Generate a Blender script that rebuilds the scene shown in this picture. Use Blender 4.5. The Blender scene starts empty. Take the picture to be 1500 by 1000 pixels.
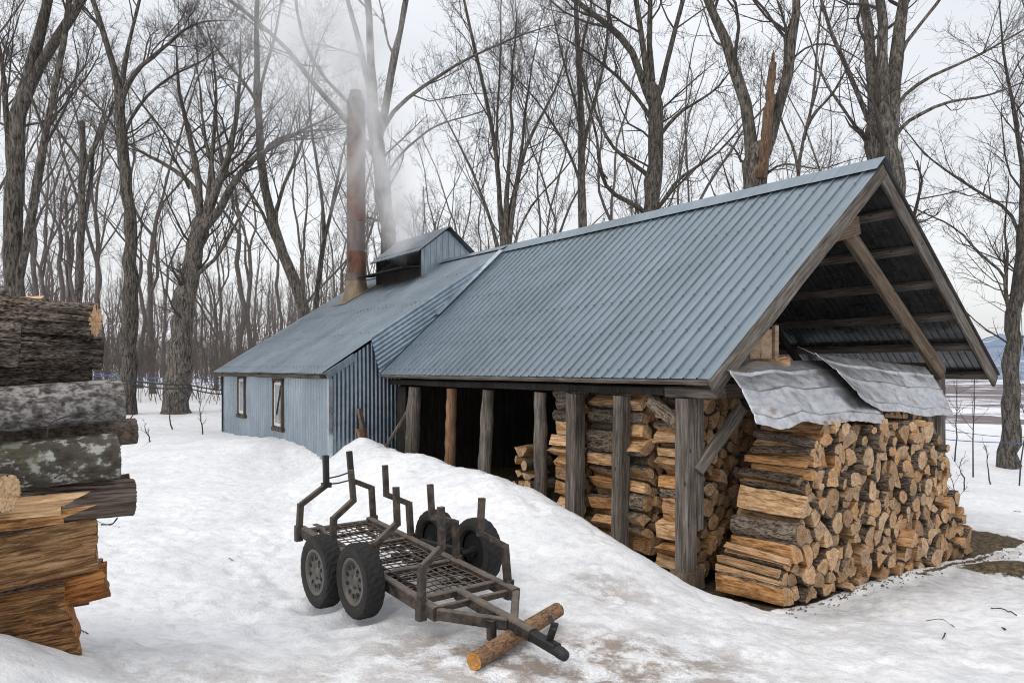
import bpy, math, random
import numpy as np
from mathutils import Vector, Matrix, Euler
random.seed(11)
RNG = np.random.default_rng(7)
PI = math.pi
R = math.radians
scene = bpy.context.scene
col = scene.collection
F = 1080.0; HZ = 540.0; CZ = 2.4           # focal length in photo pixels, horizon row, eye height

def P(px, py, Y):
    return Vector(((px - 750.0) / F * Y, Y, CZ + (HZ - py) / F * Y))

# ------------------------------------------------------------------ noise
def _hash(ix, iy, iz, seed):
    n = (ix * 374761393 + iy * 668265263 + iz * 2147483647 + seed * 1274126177) & 0xFFFFFFFF
    n = ((n ^ (n >> 13)) * 1274126177) & 0xFFFFFFFF
    n = n ^ (n >> 16)
    return (n & 0xFFFFFF) / float(0xFFFFFF)
def vnoise(x, y, z=None, seed=0):
    x = np.asarray(x, float); y = np.asarray(y, float)
    z = np.zeros_like(x) if z is None else np.asarray(z, float)
    ix = np.floor(x).astype(np.int64); iy = np.floor(y).astype(np.int64); iz = np.floor(z).astype(np.int64)
    fx = x - ix; fy = y - iy; fz = z - iz
    fx = fx * fx * (3 - 2 * fx); fy = fy * fy * (3 - 2 * fy); fz = fz * fz * (3 - 2 * fz)
    r = 0
    for a in (0, 1):
        for b in (0, 1):
            for c in (0, 1):
                w = (fx if a else 1 - fx) * (fy if b else 1 - fy) * (fz if c else 1 - fz)
                r = r + w * _hash(ix + a, iy + b, iz + c, seed)
    return r * 2 - 1
def fbm(x, y, z=None, oct=4, seed=0):
    r = 0; amp = 1; f = 1; tot = 0
    for o in range(oct):
        r = r + amp * vnoise(np.asarray(x) * f, np.asarray(y) * f, None if z is None else np.asarray(z) * f, seed + o * 17)
        tot += amp; amp *= .5; f *= 2.03
    return r / tot
def sstep(a, b, x):
    t = np.clip((x - a) / (b - a), 0, 1)
    return t * t * (3 - 2 * t)

def resample(pts, n):
    pts = np.array(pts, float); d = np.r_[0, np.cumsum(np.linalg.norm(np.diff(pts, axis=0), axis=1))]
    s = np.linspace(0, d[-1], n)
    out = np.stack([np.interp(s, d, pts[:, q]) for q in range(3)], -1)
    for _ in range(2): out[1:-1] = out[1:-1] * .5 + (out[:-2] + out[2:]) * .25
    return out
# ------------------------------------------------------------------ mesh helpers
def np_mesh(name, verts, faces, mats=(), smooth=True, midx=None):
    verts = np.asarray(verts, np.float32); faces = np.asarray(faces, np.int32)
    me = bpy.data.meshes.new(name)
    k = faces.shape[1]
    me.vertices.add(len(verts)); me.vertices.foreach_set('co', verts.ravel())
    me.loops.add(faces.size); me.loops.foreach_set('vertex_index', faces.ravel())
    me.polygons.add(len(faces))
    me.polygons.foreach_set('loop_start', np.arange(0, faces.size, k, dtype=np.int32))
    me.polygons.foreach_set('loop_total', np.full(len(faces), k, np.int32))
    me.polygons.foreach_set('use_smooth', np.full(len(faces), smooth, bool))
    for m in mats: me.materials.append(m)
    if midx is not None: me.polygons.foreach_set('material_index', np.asarray(midx, np.int32))
    me.update(calc_edges=True); me.validate()
    return me

class MB:
    def __init__(s): s.v = []; s.f = []; s.m = []; s.sm = []
    def add(s, vs, fs, m=0, smooth=False):
        o = len(s.v); s.v += [tuple(v) for v in vs]
        for f in fs: s.f.append([o + i for i in f]); s.m.append(m); s.sm.append(smooth)
        return s
    def box(s, c, d, rot=None, m=0, jit=0):
        M = rot if rot is not None else Matrix.Identity(3)
        vs = []
        for z in (-1, 1):
            for x, y in ((-1, -1), (1, -1), (1, 1), (-1, 1)):
                p = Vector((x * d[0] / 2, y * d[1] / 2, z * d[2] / 2))
                if jit: p += Vector([random.uniform(-jit, jit) for _ in range(3)])
                vs.append(Vector(c) + M @ p)
        return s.add(vs, [(3, 2, 1, 0), (4, 5, 6, 7), (0, 1, 5, 4), (1, 2, 6, 5), (2, 3, 7, 6), (3, 0, 4, 7)], m)
    def beam(s, a, b, w, h, up=(0, 0, 1), m=0, segs=1, jit=0, rnd=0):
        """rectangular bar from a to b, w sideways, h along up; several segments with a little wobble"""
        a = Vector(a); b = Vector(b); t = (b - a).normalized(); u = Vector(up)
        sd = t.cross(u)
        if sd.length < 1e-4: sd = t.cross(Vector((1, 0, 0)))
        sd.normalize(); u = sd.cross(t).normalized()
        ch = min(w, h) * .14 if rnd == 0 else rnd
        prof = [(-w/2+ch, -h/2), (w/2-ch, -h/2), (w/2, -h/2+ch), (w/2, h/2-ch), (w/2-ch, h/2), (-w/2+ch, h/2), (-w/2, h/2-ch), (-w/2, -h/2+ch)]
        vs = []; n = 8
        for i in range(segs + 1):
            c = a.lerp(b, i / segs)
            dx, dy = random.uniform(-jit, jit), random.uniform(-jit, jit)
            for x, y in prof:
                vs.append(c + sd * (x + dx + random.uniform(-jit, jit) * .4) + u * (y + dy + random.uniform(-jit, jit) * .4))
        fs = [tuple(range(n - 1, -1, -1)), tuple(range(segs * n, segs * n + n))]
        for i in range(segs):
            for j in range(n):
                k = (j + 1) % n
                fs.append((i * n + j, i * n + k, (i + 1) * n + k, (i + 1) * n + j))
        return s.add(vs, fs, m)
    def tube(s, pts, rad, sides=10, m=0, caps=True, jit=0, smooth=True, capm=None):
        pts = [Vector(p) for p in pts]; n = len(pts)
        if not hasattr(rad, '__len__'): rad = [rad] * n
        vs = []; ref = None
        for i, p in enumerate(pts):
            t = (pts[min(i + 1, n - 1)] - pts[max(i - 1, 0)]).normalized()
            if ref is None:
                ref = Vector((0, 0, 1)) if abs(t.z) < .9 else Vector((1, 0, 0))
            x = (ref - t * ref.dot(t)).normalized(); ref = x; y = t.cross(x)
            for j in range(sides):
                a = 2 * PI * j / sides; rr = rad[i] * (1 + random.uniform(-jit, jit))
                vs.append(p + x * math.cos(a) * rr + y * math.sin(a) * rr)
        fs = []
        for i in range(n - 1):
            for j in range(sides):
                k = (j + 1) % sides
                fs.append((i * sides + j, i * sides + k, (i + 1) * sides + k, (i + 1) * sides + j))
        s.add(vs, fs, m, smooth)
        if caps:
            cm = m if capm is None else capm
            s.add([vs[j] for j in range(sides)], [tuple(range(sides - 1, -1, -1))], cm)
            s.add([vs[(n - 1) * sides + j] for j in range(sides)], [tuple(range(sides))], cm)
        return s
    def mesh(s, name, mats):
        me = bpy.data.meshes.new(name)
        me.from_pydata(s.v, [], s.f)
        for m in (mats if isinstance(mats, (list, tuple)) else [mats]): me.materials.append(m)
        me.polygons.foreach_set('material_index', s.m); me.polygons.foreach_set('use_smooth', s.sm)
        me.update(); return me
    def build(s, name, mats, parent=None, bevel=0):
        o = link(name, s.mesh(name, mats), parent)
        if bevel:
            b = o.modifiers.new('edge', 'BEVEL'); b.width = bevel; b.segments = 2; b.limit_method = 'ANGLE'
        return o

def beam_obj(name, a, b, w, h, mat, parent=None, up=(0, 0, 1), segs=6, jit=.004, rnd=0):
    a = Vector(a); b = Vector(b); t = (b - a).normalized(); sd = t.cross(Vector(up))
    if sd.length < 1e-4: sd = t.cross(Vector((1, 0, 0)))
    sd.normalize(); u = sd.cross(t).normalized()
    m = MB().beam((0, 0, 0), (0, 0, (b - a).length), w, h, (0, 1, 0), 0, segs, jit, rnd)
    o = link(name, m.mesh(name, mat), parent)
    # beam() uses side = t x up: for t=+Z, up=+Y that is -X
    o.matrix_basis = Matrix(((-sd.x, u.x, t.x, a.x), (-sd.y, u.y, t.y, a.y), (-sd.z, u.z, t.z, a.z), (0, 0, 0, 1)))
    return o
def link(name, me, parent=None, loc=None, rot=None):
    o = bpy.data.objects.new(name, me); col.objects.link(o)
    if parent is not None: o.parent = parent
    if loc is not None: o.location = loc
    if rot is not None: o.rotation_euler = rot
    return o
def tag(o, label=None, cat=None, group=None, kind=None):
    if label: o['label'] = label
    if cat: o['category'] = cat
    if group: o['group'] = group
    if kind: o['kind'] = kind
    return o
def empty(name, loc, rot=(0, 0, 0), label=None, cat=None, group=None):
    o = link(name, None, None, loc, rot); o.empty_display_size = .2
    return tag(o, label, cat, group)

# ------------------------------------------------------------------ materials
class NT:
    def __init__(s, name):
        s.mat = bpy.data.materials.new(name); s.mat.use_nodes = True
        s.t = s.mat.node_tree; s.n = s.t.nodes; s.l = s.t.links
        s.b = s.n['Principled BSDF']; s.out = s.n['Material Output']
        s.tc = s.n.new('ShaderNodeTexCoord')
    def co(s, kind='Object', scale=(1, 1, 1), loc=(0, 0, 0), rot=(0, 0, 0)):
        m = s.n.new('ShaderNodeMapping'); m.inputs['Scale'].default_value = scale
        m.inputs['Location'].default_value = loc; m.inputs['Rotation'].default_value = rot
        if kind == 'World':
            g = s.n.new('ShaderNodeNewGeometry'); s.l.new(g.outputs['Position'], m.inputs['Vector'])
        else: s.l.new(s.tc.outputs[kind], m.inputs['Vector'])
        return m.outputs['Vector']
    def rndco(s, scale=(1, 1, 1)):
        """object coordinates shifted per object so copies differ"""
        oi = s.n.new('ShaderNodeObjectInfo')
        mu = s.n.new('ShaderNodeMath'); mu.operation = 'MULTIPLY'; mu.inputs[1].default_value = 37.0
        s.l.new(oi.outputs['Random'], mu.inputs[0])
        ad = s.n.new('ShaderNodeVectorMath'); ad.operation = 'ADD'
        s.l.new(s.tc.outputs['Object'], ad.inputs[0]); s.l.new(mu.outputs[0], ad.inputs[1])
        m = s.n.new('ShaderNodeMapping'); m.inputs['Scale'].default_value = scale
        s.l.new(ad.outputs[0], m.inputs['Vector']); return m.outputs['Vector']
    def rnd(s):
        return s.n.new('ShaderNodeObjectInfo').outputs['Random']
    def noise(s, vec, scale, detail=5, rough=.55, dist=0):
        n = s.n.new('ShaderNodeTexNoise'); n.inputs['Scale'].default_value = scale
        n.inputs['Detail'].default_value = detail; n.inputs['Roughness'].default_value = rough
        n.inputs['Distortion'].default_value = dist
        s.l.new(vec, n.inputs['Vector']); return n.outputs['Fac']
    def voro(s, vec, scale, feature='F1', out='Distance', rand=1):
        n = s.n.new('ShaderNodeTexVoronoi'); n.feature = feature; n.inputs['Scale'].default_value = scale
        n.inputs['Randomness'].default_value = rand
        s.l.new(vec, n.inputs['Vector']); return n.outputs[out]
    def ramp(s, fac, stops, interp='LINEAR'):
        r = s.n.new('ShaderNodeValToRGB'); r.color_ramp.interpolation = interp
        e = r.color_ramp.elements
        while len(e) < len(stops): e.new(.5)
        for i, (p, c) in enumerate(stops):
            e[i].position = p
            e[i].color = (c, c, c, 1) if not hasattr(c, '__len__') else (*c, 1)
        s.l.new(fac, r.inputs['Fac']); return r.outputs['Color']
    def math(s, op, a, b=None, clamp=False):
        m = s.n.new('ShaderNodeMath'); m.operation = op; m.use_clamp = clamp
        for i, v in ((0, a), (1, b)):
            if v is None: continue
            if isinstance(v, (int, float)): m.inputs[i].default_value = v
            else: s.l.new(v, m.inputs[i])
        return m.outputs[0]
    def mix(s, fac, a, b, blend='MIX'):
        m = s.n.new('ShaderNodeMix'); m.data_type = 'RGBA'; m.blend_type = blend
        for sock, v in ((m.inputs[0], fac), (m.inputs[6], a), (m.inputs[7], b)):
            if isinstance(v, (int, float)): sock.default_value = v if sock == m.inputs[0] else (v, v, v, 1)
            elif isinstance(v, tuple): sock.default_value = (*v, 1)
            else: s.l.new(v, sock)
        return m.outputs[2]
    def attr(s, name):
        a = s.n.new('ShaderNodeAttribute'); a.attribute_name = name; return a.outputs['Fac']
    def bump(s, h, strength=.5, dist=.01, prev=None):
        b = s.n.new('ShaderNodeBump'); b.inputs['Strength'].default_value = strength
        b.inputs['Distance'].default_value = dist; s.l.new(h, b.inputs['Height'])
        if prev is not None: s.l.new(prev, b.inputs['Normal'])
        return b.outputs['Normal']
    def fin(s, color, rough=.7, metal=0, normal=None, spec=.5):
        i = s.b.inputs
        for k, v in (('Base Color', color), ('Roughness', rough), ('Metallic', metal)):
            if isinstance(v, (int, float)): i[k].default_value = v
            elif isinstance(v, tuple): i[k].default_value = (*v, 1)
            else: s.l.new(v, i[k])
        i['Specular IOR Level'].default_value = spec
        if normal is not None: s.l.new(normal, i['Normal'])
        return s.mat

def m_snow():
    n = NT('snow')
    w = n.co('World')
    f1 = n.noise(w, 1.3, 6, .6); f2 = n.noise(w, 9, 6, .62); f3 = n.noise(w, 45, 4, .6)
    base = n.ramp(f1, [(.36, (.78, .79, .81)), (.6, (.90, .905, .915))])
    base = n.mix(n.ramp(f2, [(.38, .35), (.52, 0)]), base, (.54, .555, .60))  # shading of small snow lumps put into the colour as blue-grey mottling
    # speckles of needles and bark
    sp = n.noise(w, 60, 3, .7); spm = n.ramp(sp, [(.70, 0), (.75, 1)])
    patch = n.ramp(n.noise(w, .9, 4, .6), [(.45, 0), (.7, 1)])
    base = n.mix(n.math('MULTIPLY', n.math('MULTIPLY', spm, patch), .45), base, (.16, .12, .09))
    gy = n.attr('grime')
    gm = n.math('MULTIPLY', gy, n.ramp(n.noise(w, 3.2, 7, .75), [(.42, 0), (.56, 1)]), True)
    base = n.mix(n.math('MULTIPLY', gm, .95), base, (.29, .235, .19))
    fine = n.math('MULTIPLY', gy, n.ramp(n.noise(w, 70, 4, .75), [(.52, 0), (.62, 1)]), True)
    base = n.mix(n.math('MULTIPLY', fine, .5), base, (.20, .15, .11))
    ice = n.attr('ice')
    base = n.mix(n.math('MULTIPLY', ice, n.ramp(f2, [(.3, 1), (.7, .45)])), base, (.34, .345, .36))
    d = n.attr('dirt')
    dn = n.math('SUBTRACT', n.math('MULTIPLY', d, 1.5), n.ramp(n.noise(w, 7, 7, .7), [(.25, 0), (.8, 1)]))
    dm = n.ramp(dn, [(.1, 0), (.35, 1)])
    earth = n.ramp(n.noise(w, 16, 6, .7), [(.36, (.018, .014, .009)), (.46, (.07, .048, .028)), (.54, (.095, .075, .038)), (.64, (.19, .125, .075))])
    base = n.mix(dm, base, earth)
    nb = n.bump(f1, .4, .14); nb = n.bump(f2, .5, .05, nb); nb = n.bump(f3, .8, .018, nb)
    return n.fin(base, n.mix(dm, .55, .9), 0, nb, .35)

def m_valley():
    n = NT('valley_fields')
    w = n.co('World', (1/260., 1/240., 1), rot=(0, 0, R(-28)))
    c = n.voro(w, 1.0, 'F1', 'Color')
    sep = n.n.new('ShaderNodeSeparateColor'); n.l.new(c, sep.inputs[0])
    fld = n.ramp(sep.outputs[0], [(.0, (.72, .73, .77)), (.42, (.70, .71, .75)), (.47, (.17, .145, .15)), (.70, (.25, .205, .20)), (.74, (.62, .63, .67)), (.92, (.09, .09, .10))], 'CONSTANT')
    w2 = n.co('World', (1/120., 1/150., 1), rot=(0, 0, R(-28)))
    brk = n.ramp(n.noise(w2, 1.2, 6, .7), [(.46, 0), (.56, 1)])
    fld = n.mix(n.math('MULTIPLY', brk, .75), fld, (.17, .155, .16))
    brk2 = n.ramp(n.noise(w2, .5, 5, .7), [(.56, 0), (.62, 1)])
    fld = n.mix(n.math('MULTIPLY', brk2, .8), fld, (.74, .75, .79))
    return n.fin(fld, .9, 0, None, .1)

def m_bark(name, c1, c2, c3, sc=(5, 5, 1.1), bump=.7, obj='Object', rand=False, scale=3., vw=.3):
    n = NT(name)
    v = n.rndco(sc) if rand else n.co(obj, sc)
    a = n.noise(v, scale, 7, .65, .4); b = n.voro(v, scale * 2.7, 'F1')
    h = n.math('ADD', a, n.math('MULTIPLY', b, vw)); mid_ = .5 + .36 * vw; dv = .11 + .1 * vw
    c = n.ramp(h, [(mid_ - dv, c1), (mid_, c2), (mid_ + dv, c3)])
    big = n.noise(n.co(obj), .9, 4, .6)
    c = n.mix(n.ramp(big, [(.45, 0), (.7, .5)]), c, (c2[0] * .6, c2[1] * .65, c2[2] * .62))
    r = n.rnd()
    c = n.mix(1, c, n.ramp(r, [(0, .7), (1, 1.25)]), 'MULTIPLY')
    return n.fin(c, .92, 0, n.bump(h, bump, .03), .15)

def m_wood(name, c1, c2, c3, end=False):
    """split wood: grain along local X, tint varies per object"""
    n = NT(name)
    v = n.rndco((2.4, 23, 23)); g = n.noise(v, 2.2, 7, .68, .6)
    c = n.ramp(g, [(.37, c1), (.5, c2), (.62, c3)])
    bl = n.noise(n.rndco((3, 6, 6)), 1.3, 4, .6)
    c = n.mix(n.ramp(bl, [(.5, 0), (.72, .65)]), c, (c1[0] * .45, c1[1] * .42, c1[2] * .4))
    r = n.rnd()
    tint = n.ramp(r, [(0, (.45, .37, .30)), (.2, (.80, .68, .55)), (.42, (.98, .95, .93)), (.62, (.98, .74, .48)), (.8, (1.2, 1.18, 1.14)), (1, (.55, .51, .47))])
    c = n.mix(.85, c, tint, 'MULTIPLY')
    nb = n.bump(g, .8, .012)
    if end:
        x = n.n.new('ShaderNodeSeparateXYZ'); n.l.new(n.tc.outputs['Object'], x.inputs[0])
        rr = n.math('SQRT', n.math('ADD', n.math('MULTIPLY', x.outputs[1], x.outputs[1]), n.math('MULTIPLY', x.outputs[2], x.outputs[2])))
        ring = n.math('SINE', n.math('ADD', n.math('MULTIPLY', rr, 620.), n.math('MULTIPLY', bl, 9.)))
        c = n.mix(n.ramp(ring, [(0, .0), (1, .16)]), c, (c1[0] * .5, c1[1] * .45, c1[2] * .4))
        cr = n.noise(n.rndco((1, 1, 1)), 26, 3, .6, 1.2)
        c = n.mix(n.ramp(cr, [(.492, 0), (.5, .6), (.508, 0)]), c, (c1[0] * .25, c1[1] * .22, c1[2] * .2))
        gp = n.noise(n.rndco((1, 1, 1)), 9, 4, .6)
        c = n.mix(n.ramp(gp, [(.5, 0), (.62, .55)]), c, (c2[0] * .62, c2[1] * .66, c2[2] * .72))
        c = n.mix(n.ramp(rr, [(.0, .35), (.035, 0)]), c, (c1[0] * .6, c1[1] * .45, c1[2] * .3))
    return n.fin(c, .82, 0, nb, .2)

def m_timber(name, c1, c2, c3, sc=(14, 14, .9)):
    n = NT(name)
    g = n.noise(n.co('Object', sc), 2.4, 8, .7, .5)
    c = n.ramp(g, [(.35, c1), (.5, c2), (.66, c3)])
    st = n.noise(n.co('Object', (1.3, 1.3, .6)), 1.4, 5, .6)
    c = n.mix(n.ramp(st, [(.45, 0), (.7, .7)]), c, (c1[0] * .55, c1[1] * .5, c1[2] * .45))
    kn = n.voro(n.co('Object', (1, 1, .45)), 5.5, 'F1')
    c = n.mix(n.ramp(kn, [(.05, .85), (.11, 0)]), c, (c1[0] * .4, c1[1] * .35, c1[2] * .3))
    return n.fin(c, .85, 0, n.bump(g, .7, .012), .2)

def m_metal(name, base, dark, rough=.42, metal=.75, panel=.9, axis=1, rust=0.0, streak=(1, 1, 1)):
    n = NT(name)
    o = n.co('Object')
    f = n.noise(o, 1.1, 6, .62); f2 = n.noise(n.co('Object', streak), 7, 5, .6)
    c = n.ramp(f, [(.3, dark), (.7, base)])
    c = n.mix(n.ramp(f2, [(.42, 0), (.62, .55)]), c, (dark[0] * .7, dark[1] * .7, dark[2] * .7))
    x = n.n.new('ShaderNodeSeparateXYZ'); n.l.new(n.tc.outputs['Object'], x.inputs[0])
    cell = n.math('FLOOR', n.math('DIVIDE', x.outputs[axis], panel))
    wn = n.n.new('ShaderNodeTexWhiteNoise'); wn.noise_dimensions = '1D'; n.l.new(cell, wn.inputs['W'])
    c = n.mix(1, c, n.ramp(wn.outputs['Value'], [(0, .92), (1, 1.06)]), 'MULTIPLY')
    if rust:
        rm = n.noise(n.co('Object', (3, 3, 3)), 1.6, 7, .7)
        c = n.mix(n.math('MULTIPLY', n.ramp(rm, [(.54, 0), (.66, 1)]), rust), c, (.20, .10, .05))
    gv = n.math('MULTIPLY', n.attr('groove_shade_dirt'), n.ramp(n.noise(n.co('Object'), 2.2, 4, .6), [(.35, .35), (.65, .8)]))  # groove shade, with some dirt, painted darker into the corrugation valleys
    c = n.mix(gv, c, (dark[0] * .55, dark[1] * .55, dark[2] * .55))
    ro = n.ramp(n.noise(o, 3.3, 5, .6), [(.3, rough - .1), (.7, rough + .14)])
    return n.fin(c, ro, metal, n.bump(n.noise(o, 5, 3, .5), .12, .02), .5)

def m_simple(name, c, rough=.7, metal=0, var=.25, sc=8, bump=.3, bd=.006):
    n = NT(name)
    f = n.noise(n.co('Object'), sc, 6, .65)
    k = 1 - var
    cc = n.ramp(f, [(.3, (c[0] * k, c[1] * k, c[2] * k)), (.7, (c[0] * (1 + var), c[1] * (1 + var), c[2] * (1 + var)))])
    return n.fin(cc, rough, metal, n.bump(f, bump, bd), .4)

M = {}
M['snow'] = m_snow(); M['valley'] = m_valley()
M['tree'] = m_bark('tree_bark', (.022, .019, .0165), (.085, .074, .064), (.19, .17, .15), (6, 6, 1.2), .9, vw=.2)
M['twig'] = m_simple('twig_bark', (.06, .051, .045), .9, 0, .25, 4, 0)
M['bgtree'] = m_simple('hazed_far_bark', (.115, .10, .092), .95, 0, .3, 1.5, .4, .05)  # lightened so that distance haze sits in the bark colour
M['bgtwig'] = m_simple('hazed_far_twigs', (.135, .118, .11), .95, 0, .2, 2, 0)  # twigs paled the same way to carry the haze
M['snag'] = m_timber('broken_heartwood', (.05, .033, .022), (.15, .095, .06), (.27, .19, .13))
M['brush'] = m_simple('brown_brush', (.135, .112, .098), .95, 0, .3, 1, 0)
M['bark_f'] = m_bark('firewood_bark', (.024, .016, .011), (.10, .073, .053), (.25, .205, .165), (2.6, 13, 13), 1.0, rand=True, scale=3.2)
M['wood'] = m_wood('split_face', (.19, .10, .045), (.50, .32, .17), (.68, .49, .315))
M['end'] = m_wood('sawn_end', (.34, .215, .12), (.58, .41, .26), (.70, .54, .38), True)
M['bark_furrow'] = m_bark('furrowed_bark', (.02, .014, .011), (.12, .09, .07), (.32, .27, .23), (4.2, 13, 13), 1.0, scale=3.0, vw=.45)
M['bark_gray'] = m_bark('smooth_grey_bark', (.035, .031, .028), (.115, .105, .098), (.30, .285, .275), (3.5, 5, 5), .5, scale=4, vw=.18)
M['bark_brown'] = m_bark('brown_log_bark', (.06, .042, .032), (.14, .108, .085), (.25, .20, .165), (4, 7, 7), .5, scale=4)
M['bark_cedar'] = m_bark('fibrous_bark', (.045, .03, .024), (.16, .118, .095), (.33, .27, .23), (1.0, 16, 16), .9, scale=2)
def m_lichen():
    n = NT('lichen_bark')
    v = n.co('Object', (3.5, 5, 5)); a = n.noise(v, 3, 7, .65)
    c = n.ramp(a, [(.3, (.04, .034, .028)), (.65, (.13, .115, .095))])
    l = n.noise(n.co('Object', (1, 1.2, 1.2)), 11, 5, .6)
    c = n.mix(n.ramp(l, [(.53, 0), (.60, .9)]), c, (.42, .42, .38))
    l2 = n.noise(n.co('Object'), 5, 4, .6)
    c = n.mix(n.ramp(l2, [(.55, 0), (.65, .6)]), c, (.10, .10, .05))
    return n.fin(c, .9, 0, n.bump(a, .6, .02), .15)
M['bark_lichen'] = m_lichen()
M['split_tan'] = m_wood('weathered_split', (.11, .06, .028), (.36, .225, .12), (.56, .40, .245))
M['split_orange'] = m_wood('orange_split', (.13, .05, .017), (.36, .175, .065), (.56, .33, .15))
M['split_dark'] = m_wood('dirty_split', (.045, .026, .013), (.20, .12, .062), (.40, .27, .15))
M['split_pale'] = m_wood('fresh_split', (.40, .24, .12), (.60, .42, .25), (.70, .54, .36))
M['orange_end'] = m_wood('orange_sawn_end', (.42, .18, .05), (.60, .30, .09), (.68, .42, .18), True)
M['bark_red'] = m_bark('conifer_pole_bark', (.05, .03, .02), (.16, .10, .065), (.30, .17, .09), (3, 8, 8), .6, scale=4)
M['timber'] = m_timber('grey_timber', (.05, .041, .034), (.135, .115, .098), (.26, .232, .208))
M['timber_h'] = m_timber('grey_timber_lengthwise', (.06, .05, .042), (.145, .122, .103), (.25, .22, .195), (14, .9, 14))
M['timber_b'] = m_timber('brown_timber', (.06, .043, .031), (.15, .112, .083), (.24, .19, .148))
M['timber_red'] = m_timber('reddish_log_post', (.11, .055, .03), (.235, .135, .08), (.33, .20, .125))
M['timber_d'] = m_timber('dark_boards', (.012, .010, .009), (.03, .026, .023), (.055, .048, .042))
M['timber_e'] = m_timber('old_dark_trim', (.035, .026, .02), (.085, .065, .05), (.15, .12, .095))
M['panel'] = m_timber('plywood', (.20, .135, .085), (.33, .24, .16), (.41, .31, .22), (3, .8, 9))
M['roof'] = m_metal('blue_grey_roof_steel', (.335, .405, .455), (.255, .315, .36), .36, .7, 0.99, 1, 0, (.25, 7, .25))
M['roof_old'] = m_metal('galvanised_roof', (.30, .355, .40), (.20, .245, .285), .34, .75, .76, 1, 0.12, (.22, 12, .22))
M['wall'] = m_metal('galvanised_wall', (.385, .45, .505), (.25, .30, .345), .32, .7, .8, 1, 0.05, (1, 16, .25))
M['wallg'] = m_metal('dark_galvanised_gable', (.36, .43, .49), (.24, .30, .35), .34, .85, .8, 0, 0)
M['under'] = m_metal('roof_underside', (.42, .44, .46), (.22, .23, .24), .30, .85, .8, 1, .1)
M['flash'] = m_metal('bright_flashing', (.62, .67, .71), (.45, .5, .54), .3, .9, .8, 0)
M['tin'] = m_metal('old_tin_sheet', (.66, .67, .70), (.38, .385, .40), .30, .82, 3., 1, .6, (1, 3, 1))
M['screw'] = m_simple('screw_head', (.06, .065, .07), .5, .5, .1)
def m_iron():
    n = NT('rusty_painted_iron')
    o = n.co('Object')
    f = n.noise(o, 14, 7, .7); g = n.noise(o, 3.5, 5, .6)
    c = n.ramp(f, [(.32, (.012, .011, .010)), (.5, (.042, .034, .029)), (.64, (.13, .085, .058))])
    c = n.mix(n.ramp(g, [(.45, 0), (.65, .7)]), c, (.09, .074, .062))
    s = n.n.new('ShaderNodeNewGeometry'); z = n.n.new('ShaderNodeSeparateXYZ'); n.l.new(s.outputs['Normal'], z.inputs[0])
    up = n.math('MULTIPLY', n.ramp(z.outputs[2], [(.4, 0), (.9, 1)]), n.ramp(f, [(.3, .35), (.6, .85)]))
    c = n.mix(up, c, (.18, .148, .12))     # paler brown on the upward faces
    return n.fin(c, .7, .15, n.bump(f, .5, .004), .4)
M['iron'] = m_iron()
M['iron_d'] = m_simple('black_iron', (.028, .027, .027), .55, .3, .35, 14)
M['rubber'] = m_simple('tyre_rubber', (.013, .013, .013), .85, 0, .45, 20, .4)
M['rubber_side'] = m_simple('dusty_sidewall', (.026, .024, .022), .85, 0, .35, 12, .3)
M['rim'] = m_simple('dull_steel_rim', (.13, .12, .108), .55, .3, .3, 9)
M['hole'] = m_simple('dark_hole', (.006, .006, .006), .9, 0, .1)
def m_chim():
    n = NT('rusty_stack')
    o = n.co('Object'); f = n.noise(n.co('Object', (1, 1, .35)), 4, 7, .7); g = n.noise(o, 1.2, 5, .6)
    c = n.ramp(f, [(.3, (.055, .03, .022)), (.5, (.15, .075, .05)), (.72, (.23, .14, .105))])
    c = n.mix(n.ramp(g, [(.45, 0), (.62, .8)]), c, (.17, .155, .145))
    return n.fin(c, .75, .2, n.bump(f, .4, .01), .3)
M['chim'] = m_chim()
M['chim_grey'] = m_metal('grey_stack_band', (.19, .165, .15), (.12, .095, .085), .55, .4, 3., 2, .55, (1, 1, .4))
M['chim_base'] = m_metal('stained_flashing', (.32, .27, .19), (.16, .115, .07), .6, .3, 9., 2, .5, (1, 1, .3))
M['frame_w'] = m_simple('white_sash', (.55, .55, .52), .6, 0, .15)
def m_glass():
    n = NT('old_window_glass')
    f = n.noise(n.co('Object'), 1.6, 3, .5)
    return n.fin(n.ramp(f, [(.4, (.05, .06, .07)), (.6, (.30, .33, .36))]), .08, .0, None, .9)  # pale patches put reflections into the pane colour
M['glass'] = m_glass()
M['blue'] = m_simple('blue_tubing', (.05, .12, .32), .5, 0, .15)
M['black'] = m_simple('black_tubing', (.018, .02, .026), .5, 0, .15)
M['needle'] = m_simple('dead_twig', (.05, .036, .028), .9)

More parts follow.
